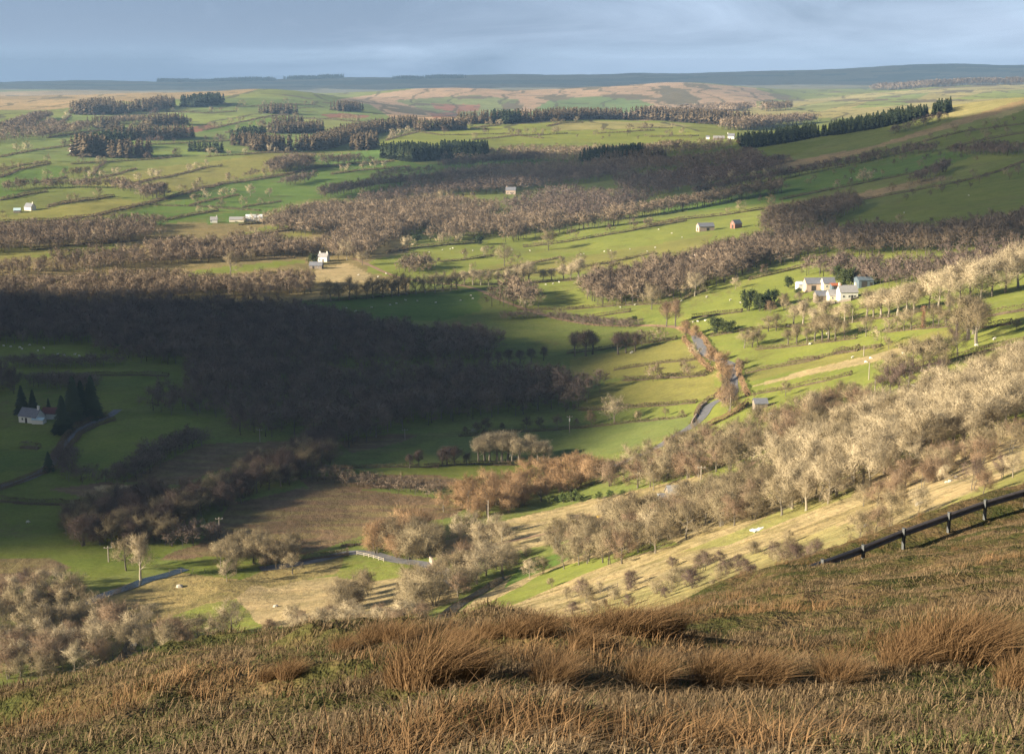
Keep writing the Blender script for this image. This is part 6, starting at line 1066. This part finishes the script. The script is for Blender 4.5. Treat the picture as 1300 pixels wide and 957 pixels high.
for q, nn in zip(B, nrm):
    m = MB(); m.box(-.06, -.05, -.6, .06, -.03, 1.0); m.box(-.06, .03, -.6, .06, .05, 1.0); m.box(-.012, -.03, -.6, .012, .03, 1.0); m.box(-.075, -.065, 1.0, .075, .065, 1.03)
    po = m.build('post', GAL, o, q - c0 - nn * .02 + nn * .16); po.rotation_euler = (0, 0, math.atan2(nn[1], nn[0])); po.scale = (1.1, 1.1, 1)

# ------------------------------------------------------------------ moor grass and rush tussocks
GRS = plant_mat('bleached_moor_grass', (.065, .044, .024), (.19, .135, .078), True); RSH = plant_mat('russet_rushes', (.075, .043, .02), (.21, .128, .064), True); MSS = plant_mat('green_moor_grass', (.04, .05, .015), (.10, .095, .036), True)
def blades(n, hgt, rad, w_, rng, lean=(.35, .1), spread=.5, bend=.85, top=.92, wild=.25):
    a = rng.uniform(0, 6.283, n); r_ = rad * np.sqrt(rng.uniform(0, 1, n)); b0 = np.stack([np.cos(a) * r_, np.sin(a) * r_, 0 * a - .03], -1)
    hh = hgt * rng.uniform(.5, 1.1, n); o = np.stack([np.cos(a) * r_ / rad * spread + lean[0] + rng.normal(size=n) * wild, np.sin(a) * r_ / rad * spread + lean[1] + rng.normal(size=n) * wild, 0 * a], -1)
    m1 = b0 + o * (hh * .28)[:, None] + np.array([0, 0, 1]) * (hh * .55)[:, None]; t1 = b0 + o * (hh * bend)[:, None] + np.array([0, 0, 1]) * (hh * top)[:, None]
    s = np.stack([-np.sin(a + rng.normal(size=n)), np.cos(a + rng.normal(size=n)), 0 * a], -1) * (w_ * .5)
    V = np.stack([b0 - s, b0 + s, m1 - s * .7, m1 + s * .7, t1], 1).reshape(-1, 3); i = np.arange(n) * 5
    return V, np.concatenate([np.stack([i, i + 1, i + 3], -1), np.stack([i, i + 3, i + 2], -1), np.stack([i + 2, i + 3, i + 4], -1)])
def sward(name, label, m, P, sc, nb, hgt, rad, w_, seed, bend=.85, top=.92, wild=.25):
    rng = np.random.default_rng(seed); fm = [blades(nb, hgt, rad, w_, rng, (.35, .1), .5, bend, top, wild) for _ in range(8)]; Vs, Fs, Ts = [], [], []; b_ = 0; pk = rng.integers(0, 8, len(P))
    for q in range(8):
        I = np.nonzero(pk == q)[0]; V, f = fm[q]
        if not len(I): continue
        a = rng.uniform(-.7, .7, len(I)); s = sc[I]; fl = rng.choice([-1, 1], len(I))
        x = (V[None, :, 0] * np.cos(a)[:, None] - V[None, :, 1] * (np.sin(a) * fl)[:, None]) * s[:, None] + P[I, 0][:, None]; y = (V[None, :, 0] * np.sin(a)[:, None] + V[None, :, 1] * (np.cos(a) * fl)[:, None]) * s[:, None] + P[I, 1][:, None]; z = V[None, :, 2] * s[:, None] + P[I, 2][:, None]
        Vs.append(np.stack([x, y, z], -1).reshape(-1, 3)); Fs.append((f[None] + (np.arange(len(I)) * len(V))[:, None, None]).reshape(-1, 3) + b_); b_ += len(I) * len(V)
        t = np.clip(rng.uniform(0, 1, (len(I), nb)) * .6 + (.2 + 1.3 * fbm(P[I, 0] / 2.6, P[I, 1] / 1.8, 111))[:, None], 0, 1); Ts.append(np.repeat(t.ravel(), 5))
    o = link(name, mesh_np(name, np.concatenate(Vs), np.concatenate(Fs), [m], attr={'tint': np.concatenate(Ts)})); tag(o, label, 'grass', kind='stuff'); return o
rng = np.random.default_rng(77)
def spread(n, y0, y1, pw):
    y = y0 + (y1 - y0) * rng.uniform(0, 1, n) ** pw; x = rng.uniform(-.44, .44, n) * y; return np.stack([x, y, H(x, y)], -1)
P = spread(36000, 5.5, 76, 1.2); k = (fbm(P[:, 0] / 3.2, P[:, 1] / 2.2, 81) + .1 * rng.normal(size=len(P))) > -.04; P = P[k]; sward('moor_grass', 'bleached brown moor grass covering the near hillside', GRS, P, rng.uniform(.5, 1.25, len(P)), 16, .20, .15, .009, 1, 1.15, .55, .6)
P = spread(16000, 5.5, 66, 1.2); k = fbm(P[:, 0] / 3.2, P[:, 1] / 2.2, 81) < .02; P = P[k]; sward('mossy_turf', 'short mossy green turf between the tufts of moor grass', MSS, P, rng.uniform(.5, 1.1, len(P)), 14, .11, .16, .011, 2, 1.0, .6, .6)
P = spread(9000, 8, 70, 1.1); k = fbm(P[:, 0] / 5, P[:, 1] / 4, 91) + .35 * fbm(P[:, 0] / 1.2, P[:, 1] / 1.2, 95) > .16; P = P[k]; sward('rush_grass', 'taller russet rush grass in drifts on the near hillside', RSH, P, rng.uniform(.6, 1.2, len(P)), 30, .34, .16, .008, 3, 1.0, .85, .4)
TUS = []
for s in range(4):
    r_ = np.random.default_rng(500 + s); V, f = blades(1150, .85, .40, .0085, r_, (.32, .05), .5, .95, .9, .3); t = np.repeat(np.clip(r_.uniform(0, 1, 1150) * .8 + .1, 0, 1), 5); TUS.append(mesh_np('rush_tussock', V, f, [RSH], attr={'tint': t}))
for x, y, h, wd, lb in [(540,866,84,1.15,'large russet rush tussock, biggest of the group at the bottom of the slope'), (588,860,64,1.1,'russet tussock just east of the biggest bottom tussock'), (508,868,44,1.1,'small tussock west of the biggest bottom tussock'), (780,797,36,1.6,'russet tussock at the western end of the dark crest row'), (812,799,40,1.5,'dark tussock second in the crest row'), (846,799,34,1.6,'dark tussock third in the crest row'), (742,797,28,1.5,'low tussock leading into the crest row'),
                        (688,800,30,1.6,'dark tussock on the crest beside the pale gap'), (655,803,30,1.5,'russet tussock on the crest below the green hollow'), (622,806,24,1.4,'low crest tussock west of the green hollow'), (1180,838,74,1.2,'tall russet tussock at the centre of the eastern clump'), (1222,836,80,1.2,'tallest tussock of the eastern clump'), (1145,848,54,1.2,'lower tussock on the western side of the eastern clump'), (1258,826,56,1.2,'tussock at the upper edge of the eastern clump'), (1292,872,56,1.1,'tussock cut by the eastern edge of the view'),
                        (478,813,28,1.8,'russet tussock on the western crest'), (505,811,28,1.7,'pale topped tussock on the western crest'), (437,826,26,1.5,'dark tussock by the mossy crest patch'), (366,858,30,1.2,'lone dark tussock on the mossy western slope'), (340,862,22,1.1,'small tussock beside the lone mossy slope tussock'), (592,812,18,1.3,'small tussock on the crest, one of a close pair, western'), (576,811,17,1.3,'small tussock on the crest, one of a close pair, eastern'), (740,822,32,1.3,'russet tussock below the dark crest row'), (905,866,52,1.3,'russet tussock on the lower slope between the clumps'), (962,868,56,1.3,'broad tussock on the lower slope near the eastern clump'), (700,868,48,1.3,'pale tussock low on the slope under the crest row'), (1060,866,46,1.3,'straw tipped tussock in front of the eastern clump'),
                        (820,868,50,1.3,'russet tussock low on the slope, west of the lower slope tussock')]:
    p = hit(x, y, 4, 110); s = h * np.linalg.norm(p) / F / 1.02; o = link('rush_tussock', rs.choice(TUS), None, p); o.scale = (s * wd, s * wd, s); o.rotation_euler = (0, 0, rs.uniform(-.5, .5)); tag(o, lb, 'tussock')

SC.cycles.use_denoising = True; SC.cycles.denoising_input_passes = 'RGB_ALBEDO_NORMAL'; SC.cycles.denoising_prefilter = 'NONE'
